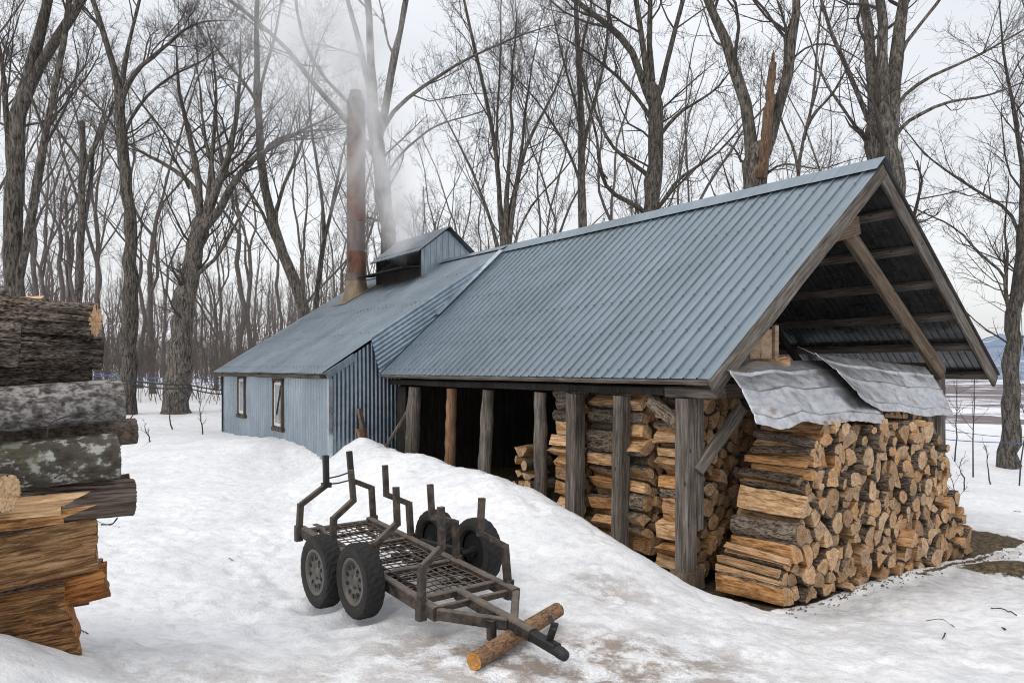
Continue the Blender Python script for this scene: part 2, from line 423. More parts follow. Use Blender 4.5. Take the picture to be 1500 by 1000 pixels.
# ------------------------------------------------------------------ ground
CA, SA = .811, .585
BROT = math.atan2(SA, CA)                   # the buildings' long side runs away to the left
O = Vector((1.99, 8.5, 0))                  # near corner post of the woodshed
def bl(u, s, z=0): return Vector((O.x + CA * u - SA * s, O.y + SA * u + CA * s, z))
def to_bl(x, y):
    dx = x - O.x; dy = y - O.y
    return CA * dx + SA * dy, -SA * dx + CA * dy
ctrl = [(-1.35, 6.2, .29), (-1.77, 6.74, .23), (-.4, 6.94, .37), (-.82, 7.48, .36), (-.26, 5.07, .32), (.37, 6.14, .31), (-1.1, 5.4, .33), (-.2, 6.2, .31),
        (-1, 4.6, .40), (.5, 4.4, .36), (2, 4.8, .24), (4, 5, .08), (0, 2.5, .6), (0, 0, .8), (-3, 2.5, 1.0), (3, 1.5, .6), (6, 3.5, .05),
        (-2.3, 4.9, .50), (-2.6, 4.95, .52), (-2.85, 4.05, .96), (-2.7, 4.32, .76), (-2.3, 4.3, .60), (-3.2, 3.5, 1.12), (-3.4, 4.8, .7), (-3.2, 6.5, .36), (-3.0, 8, .34), (-4, 9.5, .42), (-4.5, 11.5, .5), (-6.5, 11, .55), (-6, 8, .5), (-6, 4, 1.0), (-9, 14, .7),
        (-2.87, 13.87, 1.12), (-2.17, 12.9, 1.03), (-1.29, 11.68, 1.02), (-.41, 10.46, .93), (.17, 9.65, .84), (.755, 8.84, .64), (1.34, 8.03, .38), (1.69, 7.54, .20), (2.0, 7.0, .12),
        (-1.9, 10.2, .55), (-.9, 8.9, .50), (.2, 7.9, .47), (-2.6, 11.2, .62), (.9, 7.0, .30), (-3.4, 12.9, .62), (1.2, 6.0, .27),
        (1.99, 8.5, -.08), (1.4, 9.35, .12), (.25, 10.95, .3), (-.9, 12.3, .45), (-1.9, 13.8, .6), (-3.7, 13.95, .52), (-3.95, 13.45, .45),
        (-4.6, 14.2, .62), (-5.2, 15.2, .86), (-6.2, 16.5, .84), (-7.6, 18.8, .70), (-8.4, 20.5, .66), (-7.5, 15, .72), (-9, 17.5, .75),
        (2.78, 7.7, -.13), (4.0, 8.6, -.17), (5.2, 9.45, -.21), (6.4, 10.3, -.27), (3.6, 7.6, -.14), (4.6, 7.9, -.1), (5.3, 7.8, -.12), (3.2, 6.3, .06), (5.5, 6.5, -.05), (7.0, 9.9, -.28), (7.6, 9.2, -.38),
        (8, 8, -.35), (9, 11, -.42), (9, 14, -.4), (4, 10.5, -.05), (3, 13, .1), (7, 14, -.2), (1, 18, .4), (-4, 19, .6), (-3, 24, .8), (12, 18, -.42), (14.6, 21.6, -.4), (6, 22, 0)]
cp = np.array(ctrl)
def _tps(r2): return np.where(r2 > 1e-12, .5 * r2 * np.log(np.maximum(r2, 1e-12)), 0)
_n = len(cp); _A = np.zeros((_n + 3, _n + 3))
_d2 = (cp[:, None, 0] - cp[None, :, 0]) ** 2 + (cp[:, None, 1] - cp[None, :, 1]) ** 2
_A[:_n, :_n] = _tps(_d2) + np.eye(_n) * .02; _A[:_n, _n] = 1; _A[:_n, _n + 1:] = cp[:, :2]; _A[_n, :_n] = 1; _A[_n + 1:, :_n] = cp[:, :2].T
_sol = np.linalg.solve(_A, np.concatenate([cp[:, 2], np.zeros(3)]))
def H(x, y, detail=True):
    x = np.atleast_1d(np.asarray(x, float)).ravel(); y = np.atleast_1d(np.asarray(y, float)).ravel()
    cx = np.clip(x, -14, 17); cy = np.clip(y, -2, 28)
    near = np.full(x.shape, _sol[_n]) + _sol[_n + 1] * cx + _sol[_n + 2] * cy
    for i in range(_n):
        near += _sol[i] * _tps((cx - cp[i, 0]) ** 2 + (cy - cp[i, 1]) ** 2)
    near = np.clip(near, -.8, 1.3)
    r = np.hypot(x, y)
    k = sstep(.12, .5, x / np.maximum(y, 1.0))
    k = np.where(y < 1, sstep(0, 20, x), k)
    zl = .85 + .010 * np.clip(r - 25, 0, 100) + 15 * sstep(80, 280, r)
    zr = -.45 - 60 * sstep(30, 420, r)
    far = zl * (1 - k) + zr * k
    wgt = sstep(15, 30, np.hypot(x - 2, y - 9))
    z = near * (1 - wgt) + far * wgt
    if detail:
        fade = 1 - sstep(20, 60, r)
        amp = .035 + .03 * sstep(.5, 1.0, near) * (1 - wgt)
        z = z + fade * (amp * fbm(x * 1.5, y * 1.5, oct=4, seed=3) + .017 * fbm(x * 6, y * 6, oct=4, seed=9) + .008 * fbm(x * 17, y * 17, oct=2, seed=19)
                        - .034 * sstep(.2, .6, fbm(x * 3.1, y * 3.1, oct=2, seed=31)))
        z = z + .17 * np.exp(-(((x - 6.5) / .6) ** 2 + ((y - 9.65) / .33) ** 2))
        for wx, wy in ((-1.30, 6.25), (-1.75, 6.72), (-.42, 6.95), (-.85, 7.45)):
            z = z - .05 * np.exp(-(((x - wx) / .2) ** 2 + ((y - wy) / .2) ** 2)) + .03 * np.exp(-((np.hypot(x - wx, y - wy) - .30) / .09) ** 2)
        for off in (0., .95):                  # old wheel ruts leading off behind the trailer
            q = (x - (-1.75 + off * .79)) * .788 + (y - (6.72 + off * .62)) * .616; al = -(x + 1.75) * .616 + (y - 6.72) * .788
            z = z - .035 * np.exp(-(q / .10) ** 2) * sstep(.2, .7, al) * (1 - sstep(1.4, 2.6, al))
        # melt scallops and an old trodden path
        z = z + fade * .030 * (np.abs(fbm(x * 1.9, y * 2.3, oct=3, seed=71)) - .2)
        pth = np.exp(-((x + 2.2 + .16 * (y - 6)) / .55) ** 2) * sstep(4.8, 6, y) * (1 - sstep(12, 14, y))
        z = z - fade * pth * (.03 + .055 * sstep(.15, .5, fbm(x * 3.4, y * 2.2, oct=2, seed=81)))
        # rounded clods along the ploughed crest
        z = z + fade * .035 * np.clip(fbm(x * 3.2, y * 3.2, oct=3, seed=51), 0, 1) * sstep(.55, .95, near)
    return z
def Hs(x, y): return float(H([x], [y])[0])
def axis(a, b, st, lo, hi, g=1.16, mx=400):
    c = list(np.arange(a, b, st)); d = st; v = a
    L = []
    while v > lo: d = min(d * g, mx); v -= d; L.append(v)
    d = st; v = c[-1]; U = []
    while v < hi: d = min(d * g, mx); v += d; U.append(v)
    return np.array(L[::-1] + c + U)
gx = axis(-4.6, 8.6, .036, -3000, 6500, 1.10); gy_ = axis(4.2, 12.4, .036, -400, 7000, 1.085)
XX, YY = np.meshgrid(gx, gy_, indexing='ij')
ZZ = H(XX, YY).reshape(XX.shape)
nx, ny = XX.shape
idx = np.arange(nx * ny).reshape(nx, ny)
fq = np.stack([idx[:-1, :-1], idx[1:, :-1], idx[1:, 1:], idx[:-1, 1:]], -1).reshape(-1, 4)
fx = XX[:-1, :-1].ravel(); fy = YY[:-1, :-1].ravel()
vmask = ((np.hypot(fx, fy) > 300) & (fx / np.maximum(fy, 1) > .36)).astype(np.int32)
gme = np_mesh('ground', np.stack([XX, YY, ZZ], -1).reshape(-1, 3), fq, [M['snow'], M['valley']], True, vmask)
xs, ys = XX.ravel(), YY.ravel()
U_, S_ = to_bl(xs, ys)
wob = .25 * fbm(xs * 1.3, ys * 1.3, oct=3, seed=5)
inside = sstep(-.12, .12, U_ + .3 * wob) * sstep(7.2, 6.6, U_) * sstep(-1.12, -.98, S_ + .2 * wob) * sstep(8.0, 7.6, S_)
earth = np.exp(-(((xs - 6.6) / .78) ** 2 + ((ys - 9.62) / .33) ** 2) ** 2 + wob)
earth2 = 0 * np.exp(-(((xs - 6.3) / .40) ** 2 + ((ys - 8.8) / .16) ** 2) ** 2 + wob) * .8
base_line = np.exp(-((S_ + 1.17) / .06) ** 2) * sstep(-.05, .2, U_) * sstep(5.6, 4.6, U_) * (.35 + .5 * sstep(2, 4.5, U_))
hole = np.exp(-((xs + 2.55) / .25) ** 2 - ((ys - 4.75) / .2) ** 2) * .2
dirt = np.clip(np.maximum.reduce([inside, earth, earth2, base_line, hole]), 0, 1)
ice = np.exp(-((S_ + 1.45) / .22) ** 2) * sstep(-.3, .5, U_) * sstep(5.5, 3.5, U_) * (.75 + wob) + .45 * np.exp(-((xs + 2.35) / .38) ** 2 - ((ys - 5.05) / .3) ** 2)
ice = np.clip(ice + .5 * np.exp(-((xs - 7.6) / 1.5) ** 2 - ((ys - 8.7) / .8) ** 2), 0, 1)
grime = .9 * np.exp(-((xs - .75) / 1.0) ** 2 - ((ys - 5.35) / .6) ** 2) + .55 * np.exp(-((xs + .5) / .8) ** 2 - ((ys - 5.5) / .5) ** 2) \
    + .5 * np.exp(-((xs - .9) / .5) ** 2 - ((ys - 7.0) / .5) ** 2) + .35 * np.exp(-((ys - 4.6) / .5) ** 2) + .25 * np.exp(-((xs - 3) / 2) ** 2 - ((ys - 6.3) / .8) ** 2) + .6 * np.exp(-((xs - 8.3) / 2.) ** 2 - ((ys - 10.5) / 2.) ** 2)
grime = np.clip(grime * 1.25 + .3 * np.exp(-((S_ + 1.7) / .35) ** 2) * sstep(-.3, .3, U_) * sstep(6, 5, U_), 0, 1)
for nm, arr in (('dirt', dirt), ('ice', ice), ('grime', grime)):
    at = gme.attributes.new(nm, 'FLOAT', 'POINT'); at.data.foreach_set('value', arr.astype(np.float32))
g = link('ground', gme); tag(g, kind='structure')

# far hills beyond the valley, their blue haze painted into the colour
hv = []; hf = []
NH = 160
for i in range(NH + 1):
    a = R(5 + 60 * i / NH)                                  # bearing from +Y to +X
    for j, (rr, kk) in enumerate(((5200, 0), (5900, .8), (6800, 1.0))):
        hh = -62 + kk * (300 + 60 * float(fbm([i * .09], [2.2 + j * .2], oct=4, seed=8)[0]) + 22 * float(fbm([i * .5], [j * .7], oct=3, seed=2)[0]))
        hv.append((math.sin(a) * rr, math.cos(a) * rr, hh))
for i in range(NH):
    for j in range(2):
        hf.append((i * 3 + j, (i + 1) * 3 + j, (i + 1) * 3 + j + 1, i * 3 + j + 1))
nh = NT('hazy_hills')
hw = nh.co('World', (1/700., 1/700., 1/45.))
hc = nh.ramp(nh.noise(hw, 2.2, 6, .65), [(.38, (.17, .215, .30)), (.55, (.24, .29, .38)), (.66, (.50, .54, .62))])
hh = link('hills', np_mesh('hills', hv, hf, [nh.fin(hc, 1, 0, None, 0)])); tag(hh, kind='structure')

# ------------------------------------------------------------------ woodshed
shed = empty('woodshed', O, (0, 0, BROT), 'open woodshed with steep blue grey metal roof on rough wooden posts', 'shed')
EX, RX, EXR = -.25, 3.31, 7.0               # eave, ridge, far eave (local x)
EZ, RZ = 2.29, 5.21
SLP = (RZ - EZ) / (RX - EX)
def roofz(x): return EZ + (x - EX) * SLP if x <= RX else RZ - (x - RX) * (RZ - EZ) / (EXR - RX)
Y0, Y1 = -.568, 7.52
def shear(x, y): return y + .075 * max(0, min(1, (x - EX) / (RX - EX))) * y

def rib_profile(y0, y1, per, kind):
    out = []; y = y0
    while y < y1:
        if kind == 'rib':
            for f, h in ((0, 0), (.86, 0), (.885, .021), (.94, .021)): out.append((y + per * f, h))
        else:
            for k in range(6): out.append((y + per * k / 6, .014 * math.sin(2 * PI * k / 6)))
        y += per
    return [(min(a, y1), h) for a, h in out]

def roof_slope(name, xe, ze, xr, zr, prof, nv, mats, parent, shearf, wav=.006, screws=(), per=None, seam=None, edge_j=0):
    """corrugated sheet running from eave to ridge; columns along local y"""
    dx, dz = xr - xe, zr - ze; L = math.hypot(dx, dz)
    nrm = Vector((-dz, 0, dx)) / L
    if nrm.z < 0: nrm = -nrm
    V = []; A = np.array(prof)
    wv = wav * fbm(A[:, 0] * 1.1, A[:, 0] * 0 + 3, oct=3, seed=int(abs(xe) * 10))
    ej = edge_j * fbm(A[:, 0] * 3.1, A[:, 0] * 0 + 7, oct=2, seed=5)
    for i, (y, h) in enumerate(prof):
        for j in range(nv + 1):
            t = j / nv
            lift = h + wv[i] * math.sin(PI * t * 3 + i * .01)
            if seam is not None and t < seam: lift -= .008
            tt = t + (ej[i] / L if j == 0 else 0)
            p = Vector((xe + dx * tt, 0, ze + dz * tt)) + nrm * lift
            V.append((p.x, shearf(p.x, y), p.z))
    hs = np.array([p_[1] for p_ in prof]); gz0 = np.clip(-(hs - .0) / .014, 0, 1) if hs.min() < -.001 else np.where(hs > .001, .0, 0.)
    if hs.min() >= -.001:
        gz0 = np.array([.7 if k % 4 == 1 else (.08 if k % 4 == 0 else 0) for k in range(len(hs))])  # shade line along each rib's foot, painted through the colour
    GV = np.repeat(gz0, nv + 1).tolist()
    n = len(prof); I = np.arange(n * (nv + 1)).reshape(n, nv + 1)
    Fq = np.stack([I[:-1, :-1], I[1:, :-1], I[1:, 1:], I[:-1, 1:]], -1).reshape(-1, 4)
    if xe < xr: Fq = Fq[:, ::-1]
    mi = [0] * len(Fq)
    V = list(V); Fq = Fq.tolist()
    if screws:
        ys = np.arange(prof[0][0] + per * .91, prof[-1][0], per)
        for t in screws:
            for y in ys:
                c = Vector((xe + dx * t, 0, ze + dz * t)) + nrm * .030
                y2 = y; s = .014
                o = len(V)
                for (sx, sy, hh) in ((-1, -1, 0), (1, -1, 0), (1, 1, 0), (-1, 1, 0), (0, 0, .010)):
                    q = c + Vector((dx, 0, dz)) / L * sx * s + nrm * (hh - .014)
                    V.append((q.x, shearf(q.x, y2 + sy * s), q.z)); GV.append(0.)
                for k in range(4): Fq.append([o + k, o + (k + 1) % 4, o + 4, o + 4]); mi.append(1)
    me = bpy.data.meshes.new(name)
    me.from_pydata(V, [], [f if f[2] != f[3] else f[:3] for f in Fq])
    for m in mats: me.materials.append(m)
    me.polygons.foreach_set('material_index', mi)
    at = me.attributes.new('groove_shade_dirt', 'FLOAT', 'POINT'); at.data.foreach_set('value', np.array(GV, np.float32))
    if per and per == .20: me.polygons.foreach_set('use_smooth', [True] * len(mi))
    me.update()
    return link(name, me, parent)
prof = rib_profile(Y0, Y1, .19, 'rib')
TH = .05                                     # sheet lies above purlins
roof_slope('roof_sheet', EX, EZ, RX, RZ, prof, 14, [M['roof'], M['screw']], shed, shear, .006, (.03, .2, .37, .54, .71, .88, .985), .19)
# far slope: dark galvanised underside is what shows
roof_slope('roof_sheet', EXR, EZ, RX, RZ, rib_profile(Y0, Y1, .11, 'rib'), 6, [M['under'], M['screw']], shed, shear, .006)
mb = MB()
for i in range(9):
    ya, yb = Y0 - .012 + i * (Y1 - Y0 + .02) / 9, Y0 - .012 + (i + 1) * (Y1 - Y0 + .02) / 9 + .03
    e = .003 * (i % 2)
    ya, yb = shear(RX, ya), shear(RX, yb)
    x0, x1 = RX - .24, RX + .24
    z0 = roofz(x0) + .048 + e; z1 = roofz(x1) + .048 + e; zt = RZ + .052 + e
    mb.add([(x0, ya, z0), (x0, yb, z0), (RX - .012, yb, zt), (RX - .012, ya, zt), (RX + .012, yb, zt), (RX + .012, ya, zt), (x1, yb, z1), (x1, ya, z1)],
           [(0, 3, 2, 1), (3, 5, 4, 2), (5, 7, 6, 4)])
mb.build('ridge_cap', M['roof'], shed)
# verge boards
for xa, za, xb, zb in ((EX - .02, EZ, RX, RZ), (EXR + .02, EZ, RX, RZ)):
    mb = MB(); d = Vector((xb - xa, 0, zb - za)).normalized(); up = Vector((-d.z, 0, d.x))
    if up.z < 0: up = -up
    a = Vector((xa, Y0 + .02, za)) - up * .125; b = Vector((xb, Y0 + .02, zb)) - up * .125
    if xa > xb: b += d * -.0
    beam_obj('verge_board', a, b, .045, .21, M['timber'], shed, up, 9)
# purlins
for side in (0, 1):
    for k, t in enumerate((.012, .17, .33, .49, .65, .81, .955)):
        xe = EX if side == 0 else EXR
        x = xe + (RX - xe) * t; z = EZ + (RZ - EZ) * t
        d = Vector((RX - xe, 0, RZ - EZ)).normalized(); up = Vector((-d.z, 0, d.x))
        if up.z < 0: up = -up
        c = Vector((x, 0, z)) - up * .045
        beam_obj('purlin', c + Vector((0, Y0 + .05, 0)), c + Vector((0, Y1 - .1, 0)), .15, .065, M['timber'], shed, up, 8)
for yy in (.02, 2.7, 5.2):
    for xe in (EX + .3, EXR - .3):
        d = Vector((RX - xe, 0, RZ - EZ)).normalized()
        a = Vector((xe, yy, roofz(xe) - .20)); b = Vector((RX, yy, RZ - .22))
        if yy > 1: MB().beam(a, b, .07, .15, segs=5, jit=.004).build('rafter', M['timber_d'], shed)
# plates and tie beams
MB().beam((.02, .0, 2.14), (.02, 7.4, 2.14), .15, .10, segs=10, jit=.006).build('wall_plate', M['timber_d'], shed)
beam_obj('plate_end', (.02, -.50, 2.13), (.02, .25, 2.13), .17, .12, M['timber'], shed, segs=3)
MB().beam((6.1, -.12, 2.42), (6.1, 7.4, 2.42), .17, .17, segs=10, jit=.006).build('wall_plate', M['timber_h'], shed)
beam_obj('tie_beam', (.15, .06, 2.13), (6.0, .06, 2.13), .14, .18, M['timber_b'], shed)
# diagonal brace across the gable
a, b = Vector((6.05, -.10, 2.33)), Vector((2.75, -.10, 4.66))
beam_obj('gable_brace', a, b, .09, .25, M['timber_b'], shed, segs=8)
beam_obj('gusset_board', (2.72, -.17, 4.22), (3.42, -.17, 4.42), .05, .26, M['timber_b'], shed, segs=2)
# posts
def post(u, s, w, z0, z1, mat, lean=(0, 0), rndp=True, label=None):
    m = MB(); n = 12
    if rndp:
        pts = [(u + lean[0] * (1 - i / n) + random.uniform(-.012, .012), s + lean[1] * (1 - i / n) + random.uniform(-.012, .012), z0 + (z1 - z0) * i / n) for i in range(n + 1)]
        m.tube(pts, [w / 2 * (1.12 - .2 * i / n + random.uniform(-.05, .05)) for i in range(n + 1)], 14, jit=.05)
    else:
        m.beam((u + lean[0], s + lean[1], z0), (u, s, z1), w, w * .92, (0, 1, 0), segs=n, jit=.004)
    o = m.build('post', mat, shed)
    if label: o['label'] = label
    return o
post(0, 6.5, .27, .2, 2.06, M['timber'], (-.05, .08), True, 'thick weathered log post')
post(0, 5.17, .19, .2, 2.06, M['timber_red'], (-.03, .05), True, 'slender reddish brown log post')
post(0, 4.07, .21, .1, 2.06, M['timber'], (-.04, .06), True)
post(0, 2.70, .20, 0, 2.06, M['timber'], (0, 0), True)
post(0, 1.92, .22, -.05, 2.06, M['timber'], (0, .02), False)
post(-.02, 1.0, .19, -.1, 2.06, M['timber'], (0, .05), False)
post(0, -.02, .205, -.2, 2.06, M['timber'], (0, 0), False, 'wide grey corner post')
MB().beam((.15, -.04, .55), (.15, -.04, 2.1), .10, .16, (0, 1, 0), segs=6, jit=.003).build('post_facing', M['timber'], shed)
MB().box((.02, -.02, -.02), (.29, .27, .2), m=0, jit=.01).build('post_footing', M['timber_b'], shed)
post(6.1, 0, .24, -.5, 2.4, M['timber'], (0, 0), False)
for s in (2.6, 5.2): post(6.1, s, .2, -.4, 2.4, M['timber_d'], (0, 0), True)
beam_obj('corner_brace', (.08, -.12, 1.22), (.72, -.24, 1.93), .13, .15, M['timber'], shed, rnd=.04)
beam_obj('corner_brace', (6.0, -.06, 1.1), (5.3, -.10, 2.05), .11, .13, M['timber'], shed)
# back and end wall boards inside, coloured dark to deepen the shed's shade
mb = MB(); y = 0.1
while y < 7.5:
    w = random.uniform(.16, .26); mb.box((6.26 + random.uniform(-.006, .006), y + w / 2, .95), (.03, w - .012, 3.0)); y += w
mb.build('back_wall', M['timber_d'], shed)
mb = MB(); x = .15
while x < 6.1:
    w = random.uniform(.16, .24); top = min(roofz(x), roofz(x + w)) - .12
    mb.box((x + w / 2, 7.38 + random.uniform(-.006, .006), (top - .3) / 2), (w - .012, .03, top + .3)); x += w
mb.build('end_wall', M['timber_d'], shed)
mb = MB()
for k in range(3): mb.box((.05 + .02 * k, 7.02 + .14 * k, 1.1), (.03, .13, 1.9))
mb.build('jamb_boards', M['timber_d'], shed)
# plywood box end up in the gable
MB().box((1.0, -.30, 2.70), (.42, .03, .36)).box((1.27, -.32, 2.72), (.07, .05, .42)).build('plywood_panel', M['panel'], shed)

# ------------------------------------------------------------------ cabin
cab = empty('sugar_cabin', bl(0, 7.55), (0, 0, BROT), 'blue grey corrugated metal cabin with two windows and a rusty smoking stack', 'cabin')
CXE, CXR = -1.42, 8.04; CY0, CY1 = 0, 7.85      # local y from the verge
CS = (RZ - 2.30) / (RX - CXE)
def croof(x): return 2.30 + (x - CXE) * CS if x <= RX else RZ - (x - RX) * CS
def cshear(x, y): return y + .55 * max(0, min(1, (x - CXE) / (RX - CXE)))
cp_ = rib_profile(CY0, CY1, .14, 'sine')
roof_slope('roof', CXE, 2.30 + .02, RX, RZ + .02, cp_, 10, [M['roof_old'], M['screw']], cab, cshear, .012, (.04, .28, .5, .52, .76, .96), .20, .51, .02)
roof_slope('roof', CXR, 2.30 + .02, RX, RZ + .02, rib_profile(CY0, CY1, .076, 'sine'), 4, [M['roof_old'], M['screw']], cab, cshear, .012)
cabroof = [o for o in cab.children][0]
mb = MB()
mb.add([(RX - .2, cshear(RX, CY0), RZ - .06), (RX - .2, cshear(RX, CY1), RZ - .06), (RX, cshear(RX, CY1), RZ + .06), (RX, cshear(RX, CY0), RZ + .06), (RX + .2, cshear(RX, CY1), RZ - .06), (RX + .2, cshear(RX, CY0), RZ - .06)], [(0, 3, 2, 1), (3, 5, 4, 2)])
mb.build('ridge_cap', M['roof_old'], cab)
# under-eave timber
beam_obj('eave_board', (CXE + .11, .12, 2.25), (CXE + .11, CY1 - .1, 2.25), .15, .075, M['timber_e'], cab, segs=16, jit=.012)
# left wall, corrugated vertically
WX = CXE + .24; WY0, WY1 = .14, CY1 - .22
def wall_sheet(name, fpos, a0, a1, ztop, zbot, per, amp, mat, parent, seams=()):
    V = []; GV = []; n = int((a1 - a0) / per * 6) + 1; nz = 6
    for i in range(n):
        a = a0 + (a1 - a0) * i / (n - 1); h = amp * math.sin(2 * PI * (a - a0) / per)
        zt = ztop(a)
        for j in range(nz + 1):
            z = zbot + (zt - zbot) * j / nz
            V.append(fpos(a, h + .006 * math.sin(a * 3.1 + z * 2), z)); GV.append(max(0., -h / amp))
    I = np.arange(n * (nz + 1)).reshape(n, nz + 1)
    Fq = np.stack([I[:-1, :-1], I[:-1, 1:], I[1:, 1:], I[1:, :-1]], -1).reshape(-1, 4)
    me = np_mesh(name, V, Fq, [mat]); at = me.attributes.new('groove_shade_dirt', 'FLOAT', 'POINT'); at.data.foreach_set('value', np.array(GV, np.float32))
    return link(name, me, parent)
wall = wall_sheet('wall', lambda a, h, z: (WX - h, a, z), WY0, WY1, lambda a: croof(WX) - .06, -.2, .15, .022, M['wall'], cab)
# gable wall (near) – follows the roof line
def gy(x): return .10 + .0 * x
def gtop(x): return croof(x) - .07
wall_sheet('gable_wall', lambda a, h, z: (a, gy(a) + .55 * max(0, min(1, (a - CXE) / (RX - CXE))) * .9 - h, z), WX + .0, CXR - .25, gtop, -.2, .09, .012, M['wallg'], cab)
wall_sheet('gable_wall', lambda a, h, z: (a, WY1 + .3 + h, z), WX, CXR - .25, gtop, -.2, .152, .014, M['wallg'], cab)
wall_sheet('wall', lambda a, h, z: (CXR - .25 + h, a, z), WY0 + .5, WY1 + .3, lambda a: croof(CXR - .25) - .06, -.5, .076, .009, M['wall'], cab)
MB().box((WX - .012, WY0 - .03, 1.0), (.08, .06, 2.42)).build('corner_trim', M['flash'], cab)
MB().beam((CXE + .12, .02, 2.27), (CXE + .72, .09, 2.63), .02, .14, segs=3, jit=.006).build('verge_board', M['wall'], cab)
# windows
def window(y, zc, w, h):
    fr = MB(); d = .05
    X = WX - .03
    for (cy, cz, sy, sz) in ((y - w/2 + .035, zc, .07, h), (y + w/2 - .035, zc, .07, h), (y, zc + h/2 + .03, w + .03, .07), (y, zc - h/2 - .035, w + .06, .08)):
        fr.box((X, cy, cz), (.07 if cz > zc - h/2 else .10, sy, sz), jit=.003)
    f = fr.build('window', M['timber_e'], cab)
    sa = MB(); iw, ih = w - .14, h - .06; X2 = WX - .022
    for (cy, cz, sy, sz) in ((y - iw/2 + .03, zc, .055, ih), (y + iw/2 - .03, zc, .055, ih), (y, zc + ih/2 - .03, iw - .11, .055), (y, zc - ih/2 + .035, iw - .11, .065)):
        sa.box((X2, cy, cz), (.035, sy, sz), jit=.002)
    sa.build('sash', M['frame_w'], f)
    MB().box((WX - .014, y, zc), (.010, iw - .1, ih - .1)).build('pane', M['glass'], f)
    return f
_t = 2.4
def win_at(px_c, py_t, py_b, half):
    # centre along the wall from its bearing
    k = (px_c - 750) / F
    # wall line: bl(WX, 7.55 + y)
    p0 = bl(WX, 7.55); dx, dy = -SA, CA
    y = (k * p0.y - p0.x) / (dx - k * dy)
    Y = p0.y + dy * y
    return y, CZ + (HZ - (py_t + py_b) / 2) / F * Y, (py_b - py_t) / F * Y
y1, z1, h1 = win_at(356, 553, 607, 0); w1 = window(y1, z1, .62, h1)
y2, z2, h2 = win_at(409.5, 558, 626, 0); w2 = window(y2, z2, .66, h2)
MB().beam((WX - .024, y2 - .16, z2 + h2 * .40), (WX - .024, y2 + .14, z2 - h2 * .22), .07, .012, (1, 0, 0)).build('curtain_edge', M['timber_d'], w2)
# warped valley sheet between the two roofs
A_ = Vector((-.42, .0, 2.30 + .62 + .10)); B_ = Vector((EX - .02, -.08, EZ + .02)); C_ = Vector((RX - .1, .48, RZ - .02))
V = []; Fq = []
nr = 34
for i in range(nr + 1):
    t = i / nr
    a = A_.lerp(B_, t); b = C_.lerp(B_, t)
    nn = (B_ - A_).cross(C_ - A_).normalized(); nn = nn if nn.z > 0 else -nn
    h = (.016 if i % 4 in (1, 2) else 0.) + .02
    for j in range(9): V.append(tuple(a.lerp(b, j / 8) + nn * h * (1 - .6 * j / 8)))
for i in range(nr):
    for j in range(8):
        k = i * 9 + j; Fq.append((k, k + 1, k + 10, k + 9))
link('valley_sheet', np_mesh('valley_sheet', V, Fq, [M['wallg']], False), cab)
MB().beam(C_ + Vector((-.25, -.10, -.11)), B_.lerp(C_, .40) + Vector((0, -.05, .075)), .12, .010, (-.6, -.3, .8)).build('valley_flashing', M['flash'], cab)

# cupola
cu = MB(); CX0, CX1 = RX - .77, RX + .77; KY0, KY1 = 10.78 - 7.55 + .1, 10.78 - 7.55 + 2.75
kz = 5.50; kt = 6.10
wl = MB(); wb = MB()
n = 17
for i in range(n):          # board-and-batten style tin on the front
    xa = CX0 + (CX1 - CX0) * i / n; xb = CX0 + (CX1 - CX0) * (i + 1) / n
    top = lambda x: kt - .07 - abs(x - RX) * (kt - kz) / .77
    off = .012 if i % 2 else 0
    wl.add([(xa, KY0 - off, croof(xa) - .05), (xb, KY0 - off, croof(xb) - .05), (xb, KY0 - off, top(xb)), (xa, KY0 - off, top(xa))], [(0, 1, 2, 3)])
    wl.add([(xb, KY0, croof(xb) - .05), (xb, KY0 - .012, croof(xb) - .05), (xb, KY0 - .012, top(xb)), (xb, KY0, top(xb))], [(0, 1, 2, 3)])
    wb.add([(xa, KY1, croof(xa) - .05), (xb, KY1, croof(xb) - .05), (xb, KY1, top(xb)), (xa, KY1, top(xa))], [(3, 2, 1, 0)])
cupola = wl.build('cupola', M['wall'], cab)
wb.build('back_wall', M['tin'], cupola)
rf = MB()
OV = .16
for sx in (-1, 1):
    xo = RX + sx * (.77 + OV); zo = kt - (.77 + OV) * (kt - kz) / .77
    nseg = 24
    for i in range(nseg):
        ya = KY0 - .14 + (KY1 - KY0 + .3) * i / nseg; yb = KY0 - .14 + (KY1 - KY0 + .3) * (i + 1) / nseg
        hh = .012 if i % 2 else 0; h2 = .012 if (i + 1) % 2 else 0
        q = [(RX, ya, kt + hh), (RX, yb, kt + h2), (xo, yb, zo + h2), (xo, ya, zo + hh)]
        rf.add(q, [(0, 1, 2, 3) if sx < 0 else (3, 2, 1, 0)])
        rf.add([(p[0], p[1], p[2] - .03) for p in q], [(3, 2, 1, 0) if sx < 0 else (0, 1, 2, 3)])
rf.build('cupola_roof', M['roof_old'], cupola)
dk = MB()
dk.box((CX0 + .03, (KY0 + KY1) / 2, croof(CX0) + .11), (.05, KY1 - KY0 - .02, .30))
for yy in (KY0 + .05, KY1 - .05): dk.box((CX0 + .035, yy, 5.1), (.07, .07, .80))
dk.box((CX0 + .035, (KY0 + KY1) / 2, kz - .03), (.07, KY1 - KY0 - .02, .09))
dk.box((RX + .2, (KY0 + KY1) / 2, 5.2), (.04, KY1 - KY0 - .06, 1.0))
dk.build('opening_frame', M['timber_d'], cupola)
fl = MB(); hy = Vector((CX0 - .03, 0, croof(CX0) + .30))
fl.add([(CX0 - .02, KY0 + .02, hy.z), (CX0 - .02, KY1 + .10, hy.z), (CX0 - .52, KY1 + .10, hy.z - .06), (CX0 - .52, KY0 + .02, hy.z - .06)], [(0, 1, 2, 3)])
